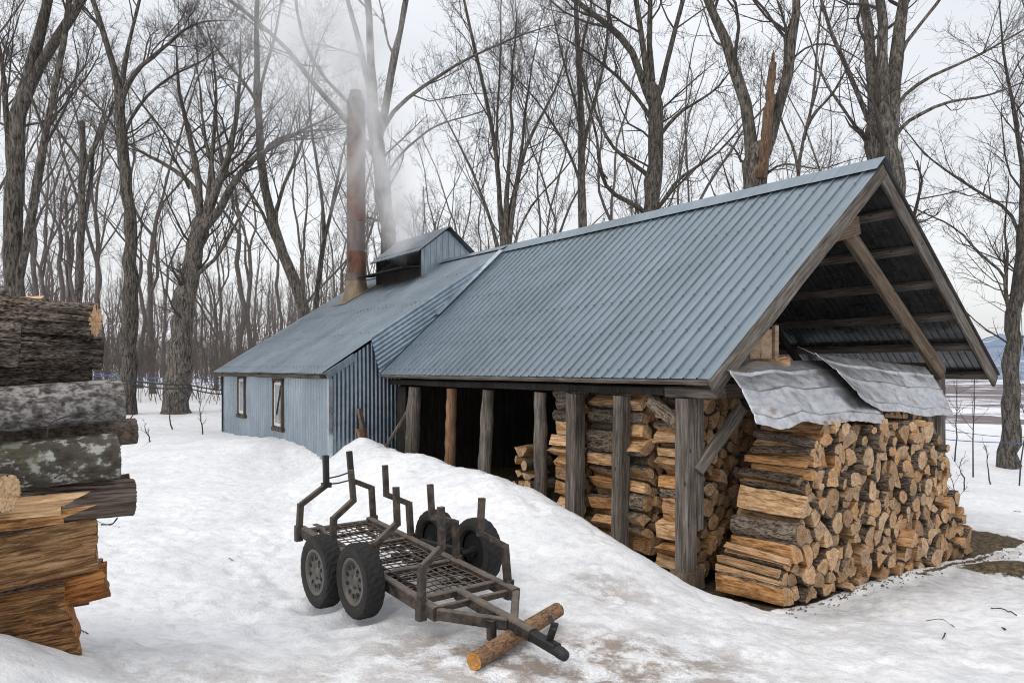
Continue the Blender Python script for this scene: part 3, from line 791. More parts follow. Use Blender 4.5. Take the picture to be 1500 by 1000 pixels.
fl.add([(CX0 - .02, KY0 + .02, hy.z - .03), (CX0 - .02, KY1 + .10, hy.z - .03), (CX0 - .52, KY1 + .10, hy.z - .09), (CX0 - .52, KY0 + .02, hy.z - .09)], [(3, 2, 1, 0)])
fl.add([(CX0 - .52, KY0 + .02, hy.z - .06), (CX0 - .52, KY1 + .1, hy.z - .06), (CX0 - .52, KY1 + .1, hy.z - .09), (CX0 - .52, KY0 + .02, hy.z - .09)], [(0, 1, 2, 3)])
fl.add([(CX0 - .02, KY0 + .02, hy.z), (CX0 - .52, KY0 + .02, hy.z - .06), (CX0 - .52, KY0 + .02, hy.z - .09), (CX0 - .02, KY0 + .02, hy.z - .03)], [(0, 1, 2, 3)])
fl.build('flap', M['timber_d'], cupola)
# chimney
HX, HY = 2.12, 13.95 - 7.55
hz = croof(HX)
st = MB(); prof_c = [(.40, hz - .35), (.37, hz - .05), (.29, hz + .42), (.275, hz + .44)]
st.tube([(HX, HY, z) for r_, z in prof_c], [r_ for r_, z in prof_c], 24)
chim = st.build('chimney', M['chim_base'], cab)
MB().add([(HX - .55, HY - .5, croof(HX - .55) + .05), (HX + .5, HY - .5, croof(HX + .5) + .05), (HX + .5, HY + .5, croof(HX + .5) + .05), (HX - .55, HY + .5, croof(HX - .55) + .05)], [(0, 1, 2, 3)]).build('chimney_flashing', M['chim_base'], chim)
zz = hz + .43
bands = [(.62 - .43, 'chim_grey', .285), (.62, 'chim', .268), (.85, 'chim_grey', .262), (.9, 'chim', .266), (1.0, 'chim', .26), (1.0, 'chim', .266), (.55, 'chim_grey', .25)]
for i, (hh_, mk, rr) in enumerate(bands):
    MB().tube([(HX, HY, zz), (HX, HY, zz + .03), (HX, HY, zz + hh_ - .03), (HX, HY, zz + hh_ + .012)], [rr + .008, rr, rr, rr + .004], 28).build('stack_section', M[mk], chim)
    zz += hh_
MB().tube([(HX, HY, zz), (HX, HY, zz + .25), (HX, HY, zz + .3)], [.25, .17, .17], 24).build('stack_section', M['chim_grey'], chim)
STK = bl(HX, HY + 7.55, zz + .3)

# ------------------------------------------------------------------ sticks against the cabin gable
def stick(name, a, b, w, h, mat, label, cat):
    o = MB().beam(a, b, w, h, segs=4, jit=.004).build(name, mat); tag(o, label, cat); return o
stick('plank', P(537, 652, 14.05), P(526, 598, 14.1), .13, .05, M['timber_b'], 'short light plank standing upright in the snowbank by the cabin gable', 'plank')
stick('wooden_stub', P(531, 648, 13.95), P(525, 628, 14.0), .11, .06, M['timber_red'], 'small brown wooden stub poking from the snowbank crest', 'stub')
stick('leaning_pole', P(560, 662, 13.7), P(600, 598, 14.0), .055, .05, M['timber'], 'thin pale pole leaning to the right against the shed end', 'pole')

# ------------------------------------------------------------------ firewood
def section(kind, Rr):
    """cross-section outline (wood) and the list of indices lying on the bark arc"""
    if kind == 'round':
        n = 16; ph = random.random() * 6
        e = random.uniform(.86, 1.0)
        pts = [(Rr * math.cos(2*PI*i/n) * (1 + .05 * math.sin(3*2*PI*i/n + ph)), e * Rr * math.sin(2*PI*i/n) * (1 + .06 * math.sin(2*2*PI*i/n + ph))) for i in range(n)]
        return pts, list(range(n)) + [0]
    span = {'half': random.uniform(2.7, 3.5), 'quarter': random.uniform(1.2, 1.9), 'wedge': random.uniform(.75, 1.15)}[kind]
    RR = Rr * {'half': 1.22, 'quarter': 1.55, 'wedge': 1.85}[kind]
    n = 8; arc = []
    for i in range(n + 1):
        a = -span / 2 + span * i / n
        arc.append((RR * math.cos(a) * random.uniform(.97, 1.03), RR * math.sin(a) * random.uniform(.97, 1.03)))
    ap = (RR * random.uniform(-.08, .18), RR * random.uniform(-.12, .12))
    def mid(p, q, k): return (p[0] + (q[0]-p[0]) * k + random.uniform(-.05, .05) * RR, p[1] + (q[1]-p[1]) * k + random.uniform(-.05, .05) * RR)
    tail = [mid(arc[-1], ap, .35), mid(arc[-1], ap, .7), ap, mid(ap, arc[0], .3), mid(ap, arc[0], .65)]
    pts = arc + tail
    cx = sum(p[0] for p in pts) / len(pts); cy = sum(p[1] for p in pts) / len(pts)
    return [(p[0] - cx, p[1] - cy) for p in pts], list(range(n + 1))
def firewood_meshes(kind, Rr, L, tag_):
    pts, arc = section(kind, Rr); n = len(pts); ns = 7
    V = []; sd = random.randint(0, 999)
    bow = random.uniform(-.02, .02) * L; tw = random.uniform(-.12, .12)
    sl0, sl1 = random.uniform(-.25, .25), random.uniform(-.25, .25)
    for i in range(ns + 1):
        t = i / ns; x = (t - .5) * L; sc = 1 + random.uniform(-.04, .04); c, s = math.cos(tw * t), math.sin(tw * t)
        nz = fbm(np.array([p[0] for p in pts]) * 14 + sd, np.array([p[1] for p in pts]) * 14, np.full(n, x * 4.0), 2, sd)
        for k, (y, z) in enumerate(pts):
            q = sc * (1 + .10 * nz[k])
            yy, zz_ = (y * c - z * s) * q, (y * s + z * c) * q
            xx = x + (sl0 * (1 - t) + sl1 * t) * (y if i in (0, ns) else y * abs(2*t-1)) + (random.uniform(-.006, .006) if i in (0, ns) else 0)
            V.append((xx, yy, zz_ + bow * math.sin(PI * t)))
    m = MB(); fs = []
    for i in range(ns):
        for j in range(n):
            k = (j + 1) % n; fs.append((i*n+j, (i+1)*n+j, (i+1)*n+k, i*n+k))
    m.add(V, fs, 0, False)
    for i, flip in ((0, False), (ns, True)):
        ring = [V[i*n+j] for j in range(n)]
        cc = tuple(sum(p[q] for p in ring) / n for q in range(3)); cc = (cc[0] + (.004 if flip else -.004), cc[1], cc[2])
        m.add(ring + [cc], [((j, (j+1) % n, n) if flip else ((j+1) % n, j, n)) for j in range(n)], 1)
    wood = m.mesh(tag_ + '_wood', [M['wood'], M['end']])
    bk = MB(); th = Rr * .10 + .004; na = len(arc)
    Vb = []
    for i in range(ns + 1):
        for q in (0, 1):
            for k in arc:
                p = Vector(V[i*n+k]); rad = Vector((0, p.y, p.z)); ln = max(rad.length, 1e-4)
                e = .0015 if q == 0 else th * random.uniform(.55, 1.35)
                if kind != 'round' and k in (arc[0], arc[-1]): e *= .4
                pp = p + rad / ln * e; pp.x *= (.985 if i in (0, ns) else 1)
                Vb.append(pp)
    if kind == 'round':
        for i in range(ns + 1):
            for q in (0, 1): Vb[(i*2+q)*na + na-1] = Vb[(i*2+q)*na]
    fb = []
    for i in range(ns):
        for j in range(na - 1):
            o = (i*2+1)*na; p = ((i+1)*2+1)*na
            fb.append((o+j, p+j, p+j+1, o+j+1))
    for i in (0, ns):
        for j in range(na - 1):
            o = i*2*na; p = (i*2+1)*na
            fb.append((o+j, p+j, p+j+1, o+j+1) if i == 0 else (o+j, o+j+1, p+j+1, p+j))
    for j in (0, na - 1):
        if kind == 'round': break
        for i in range(ns):
            a, b = (i*2)*na+j, (i*2+1)*na+j; c, d = ((i+1)*2+1)*na+j, ((i+1)*2)*na+j
            fb.append((a, b, c, d) if j else (a, d, c, b))
    bk.add(Vb, fb, 0, False)
    return wood, bk.mesh(tag_ + '_bark', [M['bark_f']])

KINDS = ['round', 'half', 'quarter', 'wedge']
LIB = {}
for L, key in ((.80, 'long'), (.49, 'short')):
    for k in KINDS:
        LIB[key, k] = [firewood_meshes(k, .08, L, 'firewood_' + k) for _ in range(7 if key == 'long' else 5)]
KN = {'round': 'round', 'half': 'half split', 'quarter': 'quarter split', 'wedge': 'thin wedge split'}
ORD = ['zeroth', 'first', 'second', 'third', 'fourth', 'fifth', 'sixth', 'seventh', 'eighth', 'ninth', 'tenth', 'eleventh', 'twelfth', 'thirteenth', 'fourteenth', 'fifteenth', 'sixteenth', 'seventeenth', 'eighteenth', 'nineteenth', 'twentieth',
       'twenty-first', 'twenty-second', 'twenty-third', 'twenty-fourth', 'twenty-fifth', 'twenty-sixth', 'twenty-seventh', 'twenty-eighth', 'twenty-ninth', 'thirtieth', 'thirty-first', 'thirty-second', 'thirty-third', 'thirty-fourth', 'thirty-fifth', 'thirty-sixth', 'thirty-seventh', 'thirty-eighth', 'thirty-ninth', 'fortieth']
stuff_logs = []
def firewood(kind, lib, pos, rot, scale, label=None, group=None, stuff=False):
    w, b = random.choice(LIB[lib, kind])
    if stuff:
        stuff_logs.append((w, b, Matrix.LocRotScale(Vector(pos), Euler(rot), Vector((1, scale, scale))))); return
    o = link('firewood', w, None, pos, rot); o.scale = (1, scale, scale)
    c = link('bark', b, o)
    tag(o, label, 'firewood', group); return o
def pack(xl, xr, zb, ztop, rad, tries=60, maxn=400):
    """drop circles into a bin bounded by sloping sides: lowest resting place first"""
    C = []
    fails = 0
    while len(C) < maxn and fails < 14:
        r = rad(); best = None
        for x in np.random.default_rng(len(C) * 31 + fails).uniform(xl(zb(0)), xr(zb(0)), tries):
            z = zb(x) + r
            for (cx, cz, cr) in C:
                d = abs(cx - x); s = (cr + r) * .95
                if d < s: z = max(z, cz + math.sqrt(s * s - d * d))
            if x - r < xl(z) or x + r > xr(z) or z + r > ztop(x): continue
            if best is None or z < best[1]: best = (x, z)
        if best is None: fails += 1
        else: C.append((best[0], best[1], r)); fails = 0
    return C
def course_labels(C, fmt, step):
    rows = {}
    zb0 = min(c[1] for c in C)
    for i, c in enumerate(C): rows.setdefault(int((c[1] - zb0) / step), []).append(i)
    lab = [None] * len(C)
    for r_, ids in rows.items():
        ids.sort(key=lambda i: C[i][0])
        for q, i in enumerate(ids): lab[i] = fmt(r_ + 1, q + 1)
    return lab
AXZ = BROT + PI / 2
# outer stack across the open gable, log ends toward the camera side
def gz(x): return Hs(*bl(x, -1.0)[:2]) if False else (-.12 - .035 * x)
def rad_outer():
    return float(np.clip(random.gauss(.086, .026), .042, .14))
C = pack(lambda z: .17 + max(0, z) * .44 - .0, lambda z: 4.95 - max(0, z + .2) * .58, lambda x: gz(x), lambda x: 1.88 - .045 * x, rad_outer, 70)
kinds = []
for (x, z, r) in C:
    zr = z - gz(x)
    pr = .02 if zr < .62 else (.46 if x > 1.0 else .15)
    kinds.append('round' if random.random() < pr else random.choice(['half', 'quarter', 'quarter', 'wedge']))
lab = course_labels(C, lambda r_, q: (r_, q), .165)
for i, ((x, z, r), k) in enumerate(zip(C, kinds)):
    rr_, q = lab[i]
    js = random.gauss(0, .045) + (random.uniform(-.1, .05) if random.random() < .15 else 0)
    p = bl(x, -.70 + js + .02 * x, z)
    L_ = f'{KN[k]} log, {ORD[rr_]} course up, {ORD[q]} from left, outer gable stack'
    sc = r / .08 * {'round': 1.0, 'half': 1.12, 'quarter': 1.2, 'wedge': 1.25}[k]
    ed = x < .17 + max(0, z) * .44 + r * 2.2
    firewood(k, 'long', p, ((PI + random.uniform(-1.1, 1.1)) if ed and random.random() < .7 else random.uniform(0, 6.28), random.gauss(0, .025), AXZ + random.gauss(0, .06)), sc, L_, 'firewood in the outer gable stack')
N_OUT = len(C)
# inner stacks beside the posts; log sides face the camera
def inner(s0, u0, u1, ztop, word, seed, stuff_from):
    random.seed(seed)
    CC = pack(lambda z: u0 + .02 * math.sin(z * 5 + seed), lambda z: u1, lambda x: (-.10 if s0 < .6 else .02 + .07 * s0), lambda x: ztop, lambda: float(np.clip(random.gauss(.087, .015), .06, .115)), 40)
    lb = course_labels(CC, lambda r_, q: (r_, q), .165)
    for i, (x, z, r) in enumerate(CC):
        k = random.choice(['round', 'half', 'quarter', 'quarter', 'wedge'])
        rr_, q = lb[i]
        st_ = x > stuff_from
        firewood(k, 'short', bl(x, s0 + random.gauss(0, .035), z), ((PI + random.uniform(-1.2, 1.2)) if random.random() < .7 else random.uniform(0, 6.28), random.gauss(0, .03), AXZ + random.gauss(0, .035)), r / .08 * (1 if k == 'round' else 1.15),
                 None if st_ else f'{KN[k]} log, {ORD[rr_]} up, {ORD[q]} inward, {word}', 'firewood stacked inside the shed', st_)
    return CC
inner(.36, .17, 1.55, 2.15, 'stack at corner post', 21, .75)
inner(1.00, .03, .95, 2.15, 'second stack behind corner post', 22, .24)
inner(1.62, .16, .95, 2.15, 'third stack behind corner post', 23, .34)
inner(2.26, .05, .95, 2.15, 'stack beside dark doorway', 24, .24)
random.seed(40)
# upper loose logs showing over the tin sheets
for k, (u, s, z) in enumerate(((1.25, -.25, 2.44), (1.55, -.2, 2.36), (2.7, -.2, 2.36), (2.45, -.3, 2.28))):
    firewood('quarter', 'short', bl(u, s, z), (random.uniform(0, 6), .1, AXZ + random.uniform(-.6, .6)), 1.0,
             ['broken split log lying highest behind the left tin sheet', 'small split log beside the broken one above the left tin sheet', 'split log lying above the right tin sheet under the purlins', 'dark split log half hidden behind the lifted tin corner'][k], 'loose firewood above the tin sheets')
firewood('round', 'short', bl(.02, .33, 1.88), (0, R(-32), AXZ), .95, 'round bark log wedged slanting between corner post and next post', 'loose firewood by the corner post')
# little heap in the doorway
hp = [(.35, 3.15, .62, 'round'), (.42, 3.42, .60, 'quarter'), (.30, 3.65, .60, 'half'), (.35, 3.25, .78, 'half'), (.40, 3.5, .79, 'quarter'), (.33, 3.2, .96, 'round'), (.38, 3.42, .98, 'quarter'), (.34, 3.22, 1.13, 'half'), (.40, 3.5, 1.12, 'wedge'), (.36, 3.3, .44, 'round'), (.36, 3.6, .44, 'half'),(.36, 3.18, .3, 'round'), (.36, 3.5, .29, 'half')]
hl = ['right bottom visible', 'middle lower', 'left lower', 'right second course', 'left second course', 'right upper', 'left upper', 'topmost right', 'topmost left']
for i, (u, s, z, k) in enumerate(hp):
    firewood(k, 'short', bl(u, s, z), (random.uniform(0, 6), random.uniform(-.15, .15), BROT + random.uniform(-.5, .5)), random.uniform(.9, 1.15),
             None if i > 8 else f'{KN[k]} log, {hl[i]} piece of small doorway heap', 'small firewood heap in the doorway', i > 8)
# hidden core of the stacks and the masses deeper in the shed: one object
def core(u0, u1, s0, s1, z0, z1):
    u = u0
    while u < u1:
        z = z0
        while z < z1:
            firewood(random.choice(KINDS), 'long', bl(u, (s0 + s1) / 2 + random.uniform(-.05, .05), z), (random.uniform(0, 6), 0, AXZ), 1.15, stuff=True); z += .165
        u += .175
core(1.65, 5.8, .0, .8, .0, 2.2)
core(1.0, 2.2, 1.6, 2.4, .15, 2.1)
MV = []; MF = []; MI = []
for (w, b, mat) in stuff_logs:
    for me, off in ((w, 0), (b, 2)):
        o = len(MV); MV += [tuple(mat @ v.co) for v in me.vertices]
        for p in me.polygons: MF.append([o + i for i in p.vertices]); MI.append(off + p.material_index)
me = bpy.data.meshes.new('firewood_mass'); me.from_pydata(MV, [], MF)
for m_ in (M['wood'], M['end'], M['bark_f']): me.materials.append(m_)
me.polygons.foreach_set('material_index', MI); me.update()
tag(link('firewood_mass', me), 'dim mass of stacked firewood filling the shed behind the front rows', 'firewood', None, 'stuff')

# ------------------------------------------------------------------ tin sheets over the outer stack
def tin(name, fn, nu, nv, label, seams):
    V = []; 
    for i in range(nu + 1):
        for j in range(nv + 1): V.append(fn(i / nu, j / nv))
    I = np.arange((nu + 1) * (nv + 1)).reshape(nu + 1, nv + 1)
    Fq = np.stack([I[:-1, :-1], I[1:, :-1], I[1:, 1:], I[:-1, 1:]], -1).reshape(-1, 4)
    V = np.array(V); V[:, 2] += .010 * fbm(V[:, 0] * 2.6, V[:, 1] * 4, oct=4, seed=len(label)) ; V[:, 1] += .012 * fbm(V[:, 0] * 5, V[:, 2] * 6, oct=3, seed=4)
    o = link(name, np_mesh(name, V, Fq, [M['tin']], True), None, O, (0, 0, BROT))
    sm = o.modifiers.new('thick', 'SOLIDIFY'); sm.thickness = .004; sm.offset = 1
    tag(o, label, 'metal sheet', 'tin sheets laid over the outer firewood stack')
    return o
def seamh(t):
    h = 0
    for c in (.30, .62, .93): h += .026 * math.exp(-((t - c) / .02) ** 2)
    return h
def left_sheet(a, t):           # a along the stack, t from back (0) to front edge (1)
    u0, u1 = .10 - .36 * t, 2.25 + .1 * t
    u = u0 + (u1 - u0) * a
    y = -.40 - .78 * t + .05 * a * t - .04 * math.sin(a * 9) * t
    z = 2.43 - .10 * t - .40 * t * t - (.14 * t) + .10 * a * (1 - t) - .02 * a * t
    z += float(np.interp(a, [0, .12, .34, .5, .72, 1], [.035, -.02, .03, -.015, .02, -.02])) * (.3 + t) + seamh(t) + .02 * math.sin(a * 3.1 + 1)
    y += float(np.interp(a, [0, .18, .3, .55, .8, 1], [.02, -.03, .025, -.02, .02, 0])) * t * t
    if t > .9: z += random.uniform(-.006, .006)
    return (u, y, z)
def right_sheet(a, t):
    u0, u1 = 1.66 + .16 * t, 4.95 - .12 * t
    u = u0 + (u1 - u0) * a
    y = -.36 - .74 * t + .28 * a * t
    z = 2.61 - .18 * a - .02 * t - .36 * t * t - .24 * t - .09 * a * t - .05 * math.sin(PI * a) * t
    z += float(np.interp(a, [0, .2, .4, .65, .85, 1], [.02, -.03, .02, -.015, .02, -.01])) * t + seamh(t) + .07 * math.exp(-a * 14) * (1 - t) + .05 * math.exp(-a * 10) * t
    if t > .9: z += random.uniform(-.004, .004)
    return (u, y, z)
tin('tin_sheet', left_sheet, 60, 66, 'torn bent grey tin sheet covering the left half of the wood stack', None)
tin('tin_sheet', right_sheet, 66, 66, 'smoother grey tin sheet overlapping on the right half of the wood stack', None)

# ------------------------------------------------------------------ logging trailer
TA = Vector((-.616, .788, 0)); TB = Vector((.788, .616, 0)); T0 = Vector((-1.15, 6.35, 0))
def rz_(t): return .60 + .067 * t             # rail centre height
def TP(t, w, dz=0): return T0 + TA * t + TB * w + Vector((0, 0, rz_(t) + dz))
W = .77
trl = empty('log_trailer', T0 + TB * W / 2 + Vector((0, 0, .3)), (0, 0, 0), 'small rusty four wheeled log trailer with bent stakes parked on the snow', 'trailer')
trl_off = trl.location.copy()
def tbuild(mb, name, mat, parent=None):
    mb.v = [tuple(Vector(v) - trl_off) for v in mb.v]
    return mb.build(name, mat, parent or trl)
RB = .075
fr = MB()
tf, tr = -.94, 1.68
for w in (0, W): fr.beam(TP(tr, w), TP(tf, w), RB, RB + .035, segs=6, jit=.001)
fr.beam(TP(tr - .03, .04), TP(tr - .03, W - .04), .06, .06)
for t in (.84, .02, -.66): fr.beam(TP(t, .04, .012), TP(t, W - .04, .012), .07, .055)
fr.beam(TP(tf + .08, .04, .0), TP(tf + .08, W - .04, .0), .045, .05)
for w in (W * .5 - .2, W * .5 + .22): fr.beam(TP(tr - .05, w, -.03), TP(-.60, w, -.03), .04, .035)
frame = tbuild(fr, 'frame', M['iron'])
tg = MB()
tg.beam(TP(-.66, W/2, -.005), TP(-1.62, W/2, -.005), .085, .09, segs=3)
tg.beam(TP(tf, .005, -.0), TP(-1.36, W/2 - .03, -.01), .06, .085); tg.beam(TP(tf, W - .005, 0), TP(-1.36, W/2 + .03, -.01), .06, .085)
tg.tube([TP(-1.28, W/2 - .12, .015), TP(-1.28, W/2 - .12, -.13)], .038, 12)
tongue = tbuild(tg, 'tongue', M['iron'])
hk = MB()
hk.beam(TP(-1.58, W/2, -.01), TP(-1.88, W/2, -.015), .075, .075, segs=2)
hk.tube([TP(-1.85, W/2, -.02), TP(-1.92, W/2, -.025), TP(-1.97, W/2, -.03), TP(-1.985, W/2, -.03)], [.038, .044, .036, .015], 14)
hk.beam(TP(-1.80, W/2, .02), TP(-1.86, W/2, .16), .022, .05, (1, 0, 0)); hk.beam(TP(-1.86, W/2, .11), TP(-1.80, W/2, .19), .02, .03, (1, 0, 0))
tbuild(hk, 'coupler', M['iron_d'])
# mesh deck
dk = MB()
for i in range(24):
    t = tr - .10 - i * (tr + .52) / 24
    pts = [TP(t + random.uniform(-.012, .012), .05 + (W - .1) * q / 6, .020 + random.uniform(-.008, .006)) for q in range(7)]
    dk.tube(pts, .0065, 5)
for i in range(9):
    w = .07 + i * (W - .14) / 8
    pts = [TP(tr - .05 - (tr + .6) * q / 14, w + random.uniform(-.01, .01), .014 + random.uniform(-.008, .008)) for q in range(15)]
    dk.tube(pts, .0065, 5)
tbuild(dk, 'deck_mesh', M['iron'])
sl = MB()
for t in np.linspace(tr - .2, -.5, 5): sl.beam(TP(t, .05, -.045), TP(t, W - .05, -.045), .05, .03)
for t in np.linspace(.75, -.55, 7): sl.beam(TP(t, W*.55, -.02), TP(t - .06, W - .05, -.02), .07, .02)
tbuild(sl, 'deck_slats', M['timber_d'])
ch = MB()
for k in range(40):
    t = .35 - k * .022; c = TP(t, .11 + .012 * math.sin(k), .035)
    ch.box(c, (.017, .017, .012), Matrix.Rotation(.6 + (k % 2) * 1.57, 3, 'Z'))
tbuild(ch, 'chain', M['iron_d'])
# stakes
LST = [(1.66, (443, 776), (445, 737), (478, 710), (477, 668)), (.84, (494, 800), (492, 757), (518, 732), (514, 688)), (0.0, (555, 826), (555, 793), (582, 766), (580, 713)), (-.78, (622, 890), (621, 828), (647, 801), (646, 742))]
RST = [(1.66, (538, 752), (539, 712), (515, 703), (511.5, 662)), (.84, (594, 776), (593, 735), (566, 724), (564, 681)), (0.0, (661, 810), (661, 762), (633, 757), (630, 709)), (-.78, (731, 843), (730, 797), (703, 781), (706, 729))]
for side, lst in ((0, LST), (1, RST)):
    for (t, *pp) in lst:
        w0 = -.045 if side == 0 else W + .045
        w1 = w0 + (.21 if side == 0 else -.21)
        Yb = TP(t, w0).y; Yt = TP(t, w1).y
        q = [P(pp[0][0], pp[0][1], Yb), P(pp[1][0], pp[1][1], Yb), P(pp[2][0], pp[2][1], Yt), P(pp[3][0], pp[3][1], Yt)]
        q[0] = TP(t, w0, -.06); q[1].x, q[1].y = q[0].x * .6 + q[1].x * .4, q[0].y
        s = MB()
        fwd = TA
        s.beam(q[0], q[1], .06, .06, fwd); s.beam(q[1] - Vector((0, 0, .015)), q[2] + (q[2]-q[1]).normalized() * .012, .055, .05, fwd)
        s.beam(q[2] - Vector((0, 0, .02)), q[3], .052, .052, fwd)
        s.beam(q[0] - Vector((0, 0, .03)), q[0] + Vector((0, 0, .13)), .075, .075, fwd)
        so = tbuild(s, 'stake', M['iron'])
        if t > 1.5:
            so['label'] = 'rear stake with black painted upper end'
            tip = MB(); tip.beam(q[2].lerp(q[3], .05), q[3] + Vector((0, 0, .01)), .058, .058, fwd); tbuild(tip, 'black_tip', M['iron_d'], so)
            if side == 0: qa = q
            else: qb = q
cd = MB()
for k, (f1, f2) in enumerate(((.22, .30), (.02, .02))):
    a, b = qa[2].lerp(qa[3], f1), qb[2].lerp(qb[3], f2)
    cd.tube([a, a.lerp(b, .5) - Vector((0, 0, .01)), b], .008, 6)
cd.box(qa[2], (.09, .07, .05), Matrix.Rotation(.7, 3, 'Z'))
tbuild(cd, 'tie_strap', M['iron_d'])
sp = MB(); sp.beam(TP(1.22, .10, .02), TP(1.35, .06, .12), .05, .012); sp.beam(TP(1.35, .06, .12), TP(1.45, .04, .12), .05, .012)
tbuild(sp, 'bent_bracket', M['iron'])
# wheels
def wheel(center, rad, wid, outer):
    """axle along TB; outer = +1 / -1 along TB"""
    nseg = 54
    rim_r = rad * .60
    prof_t = [(rim_r, -.30), (rim_r + .02, -.46), (rad * .80, -.52), (rad * .93, -.49), (rad * .975, -.42), (rad, -.30), (rad * 1.006, 0), (rad, .30), (rad * .975, .42), (rad * .93, .49), (rad * .80, .52), (rim_r + .02, .46), (rim_r, .30)]
    up = Vector((0, 0, 1)); ax = TB * outer; side = up.cross(ax)
    m = MB(); n = len(prof_t); V = []
    for i in range(nseg):
        a = 2 * PI * i / nseg
        d = up * math.cos(a) + side * math.sin(a)
        for k, (r_, w) in enumerate(prof_t):
            rr = r_
            if 4 <= k <= 8 and (i + k) % 3 == 0: rr -= .010
            if k in (3, 9) and i % 2: rr -= .006
            V.append(center + d * rr + ax * w * wid)
    fs = []; ms = []
    for i in range(nseg):
        for k in range(n - 1):
            j = (i + 1) % nseg; fs.append((i*n+k, j*n+k, j*n+k+1, i*n+k+1)); ms.append(0 if 3 <= k <= 8 else 1)
    for f, mm in zip(fs, ms): m.f.append(list(f)); m.m.append(mm); m.sm.append(False)
    m.v = [tuple(v) for v in V]
    wm = MB()     # hub anchors the wheel
    wm.tube([center - ax * wid * .45, center - ax * wid * .1], .05, 12)
    wo = tbuild(wm, 'wheel', M['iron_d'])
    tbuild(m, 'tyre', [M['rubber'], M['rubber_side']], wo)
    r = MB(); V = []; fs = []
    pr = [(rim_r + .012, .44), (rim_r - .012, .46), (rim_r - .02, .30), (rim_r * .86, .20), (rim_r * .80, .22), (rim_r * .70, .30), (rim_r * .52, .33), (rim_r * .40, .22), (rim_r * .30, .20), (rim_r * .24, .30), (.0001, .32)]
    ns = 40
    for i in range(ns):
        d = up * math.cos(2*PI*i/ns) + side * math.sin(2*PI*i/ns)
        for (rr, w) in pr: V.append(center + d * rr + ax * w * wid)
    n = len(pr)
    for i in range(ns):
        for k in range(n - 1):
            j = (i + 1) % ns; fs.append((i*n+k, j*n+k, j*n+k+1, i*n+k+1))
    r.add(V, fs, 0, True)
    V2 = [center + (up * math.cos(2*PI*i/ns) + side * math.sin(2*PI*i/ns)) * (rim_r * .98) - ax * wid * .2 for i in range(ns)]
    r.add(V2, [tuple(range(ns))], 1)
    for i in range(10):     # the ventilation holes
        a = 2 * PI * i / 10
        d = up * math.cos(a) + side * math.sin(a); e = side * math.cos(a) - up * math.sin(a)
        c = center + d * rim_r * .655 + ax * wid * .325
        sl_ = (ax * .05 * wid - d * rim_r * .16 * .0)
        ring = []
        for q in range(10):
            b = 2 * PI * q / 10
            ring.append(c + d * math.cos(b) * .026 + e * math.sin(b) * .017 + ax * (.008 - .0 ))
        r.add(ring, [tuple(range(10))], 1)
    for i in range(4):
        a = 2 * PI * i / 4 + .4; d = up * math.cos(a) + side * math.sin(a); c = center + d * rim_r * .33 + ax * wid * .24
        r.tube([c - ax * .01, c + ax * .014], .011, 6)
    tbuild(r, 'rim', [M['rim'], M['hole']], wo)
    return wo
wid = .17
fc = lambda px, py, Y: P(px, py, Y) + TB * wid * .5
wheel(fc(514, 852, 6.2), .315, wid, -1)
wheel(fc(459, 838, 6.66), .325, wid, -1)
wr1 = fc(514, 852, 6.2) + TB * 1.22; wr1.z = .68
wheel(wr1, .305, wid, 1)
wr2 = fc(459, 838, 6.66) + TB * 1.22; wr2.z = .67
wheel(wr2, .305, wid, 1)
axl = MB()
for c_, d_ in ((fc(514, 852, 6.2), 1), (fc(459, 838, 6.66), 1), (wr1, -1), (wr2, -1)): axl.tube([c_, c_ + TB * d_ * .19], .028, 10)
lo1 = (fc(514, 852, 6.2) + fc(459, 838, 6.66)) / 2 + TB * .2; lo2 = (wr1 + wr2) / 2 - TB * .2; lo1.z = lo2.z = .52; axl.tube([lo1, lo2], .035, 10)
axl.beam(fc(514, 852, 6.2) + TB * .17, fc(459, 838, 6.66) + TB * .17, .05, .08); axl.beam(wr1 - TB * .17, wr2 - TB * .17, .05, .08)
tbuild(axl, 'axle', M['iron_d'])

# ------------------------------------------------------------------ big logs
def log_mesh(L, Rr, segs=46, sides=44, furrow=.0, lump=.03, taper=.04, seed=0, bend=.0, fq=(1.6, 9)):
    """log along +X from 0 to L with bark relief built in"""
    xs = np.linspace(0, L, segs + 1); an = np.linspace(0, 2 * PI, sides, endpoint=False)
    X, A = np.meshgrid(xs, an, indexing='ij')
    cy, cz = np.cos(A), np.sin(A)
    n1 = fbm(X * 1.4 + seed, cy * 1.2 + seed, cz * 1.2, 3, seed)
    n2 = fbm(X * fq[0] + seed * 3, cy * fq[1] + .0, cz * fq[1], 4, seed + 5)
    rad = Rr * (1 - taper * X / L) * (1 + lump * n1) + furrow * 1.5 * (1 - np.abs(n2) * 3.4) + furrow * .5 * fbm(X * 22, cy * 20, cz * 20, 2, seed + 8)
    # worn end
    by = bend * np.sin(PI * X / L)
    V = np.stack([X, rad * cy + by, rad * cz], -1)
    return V
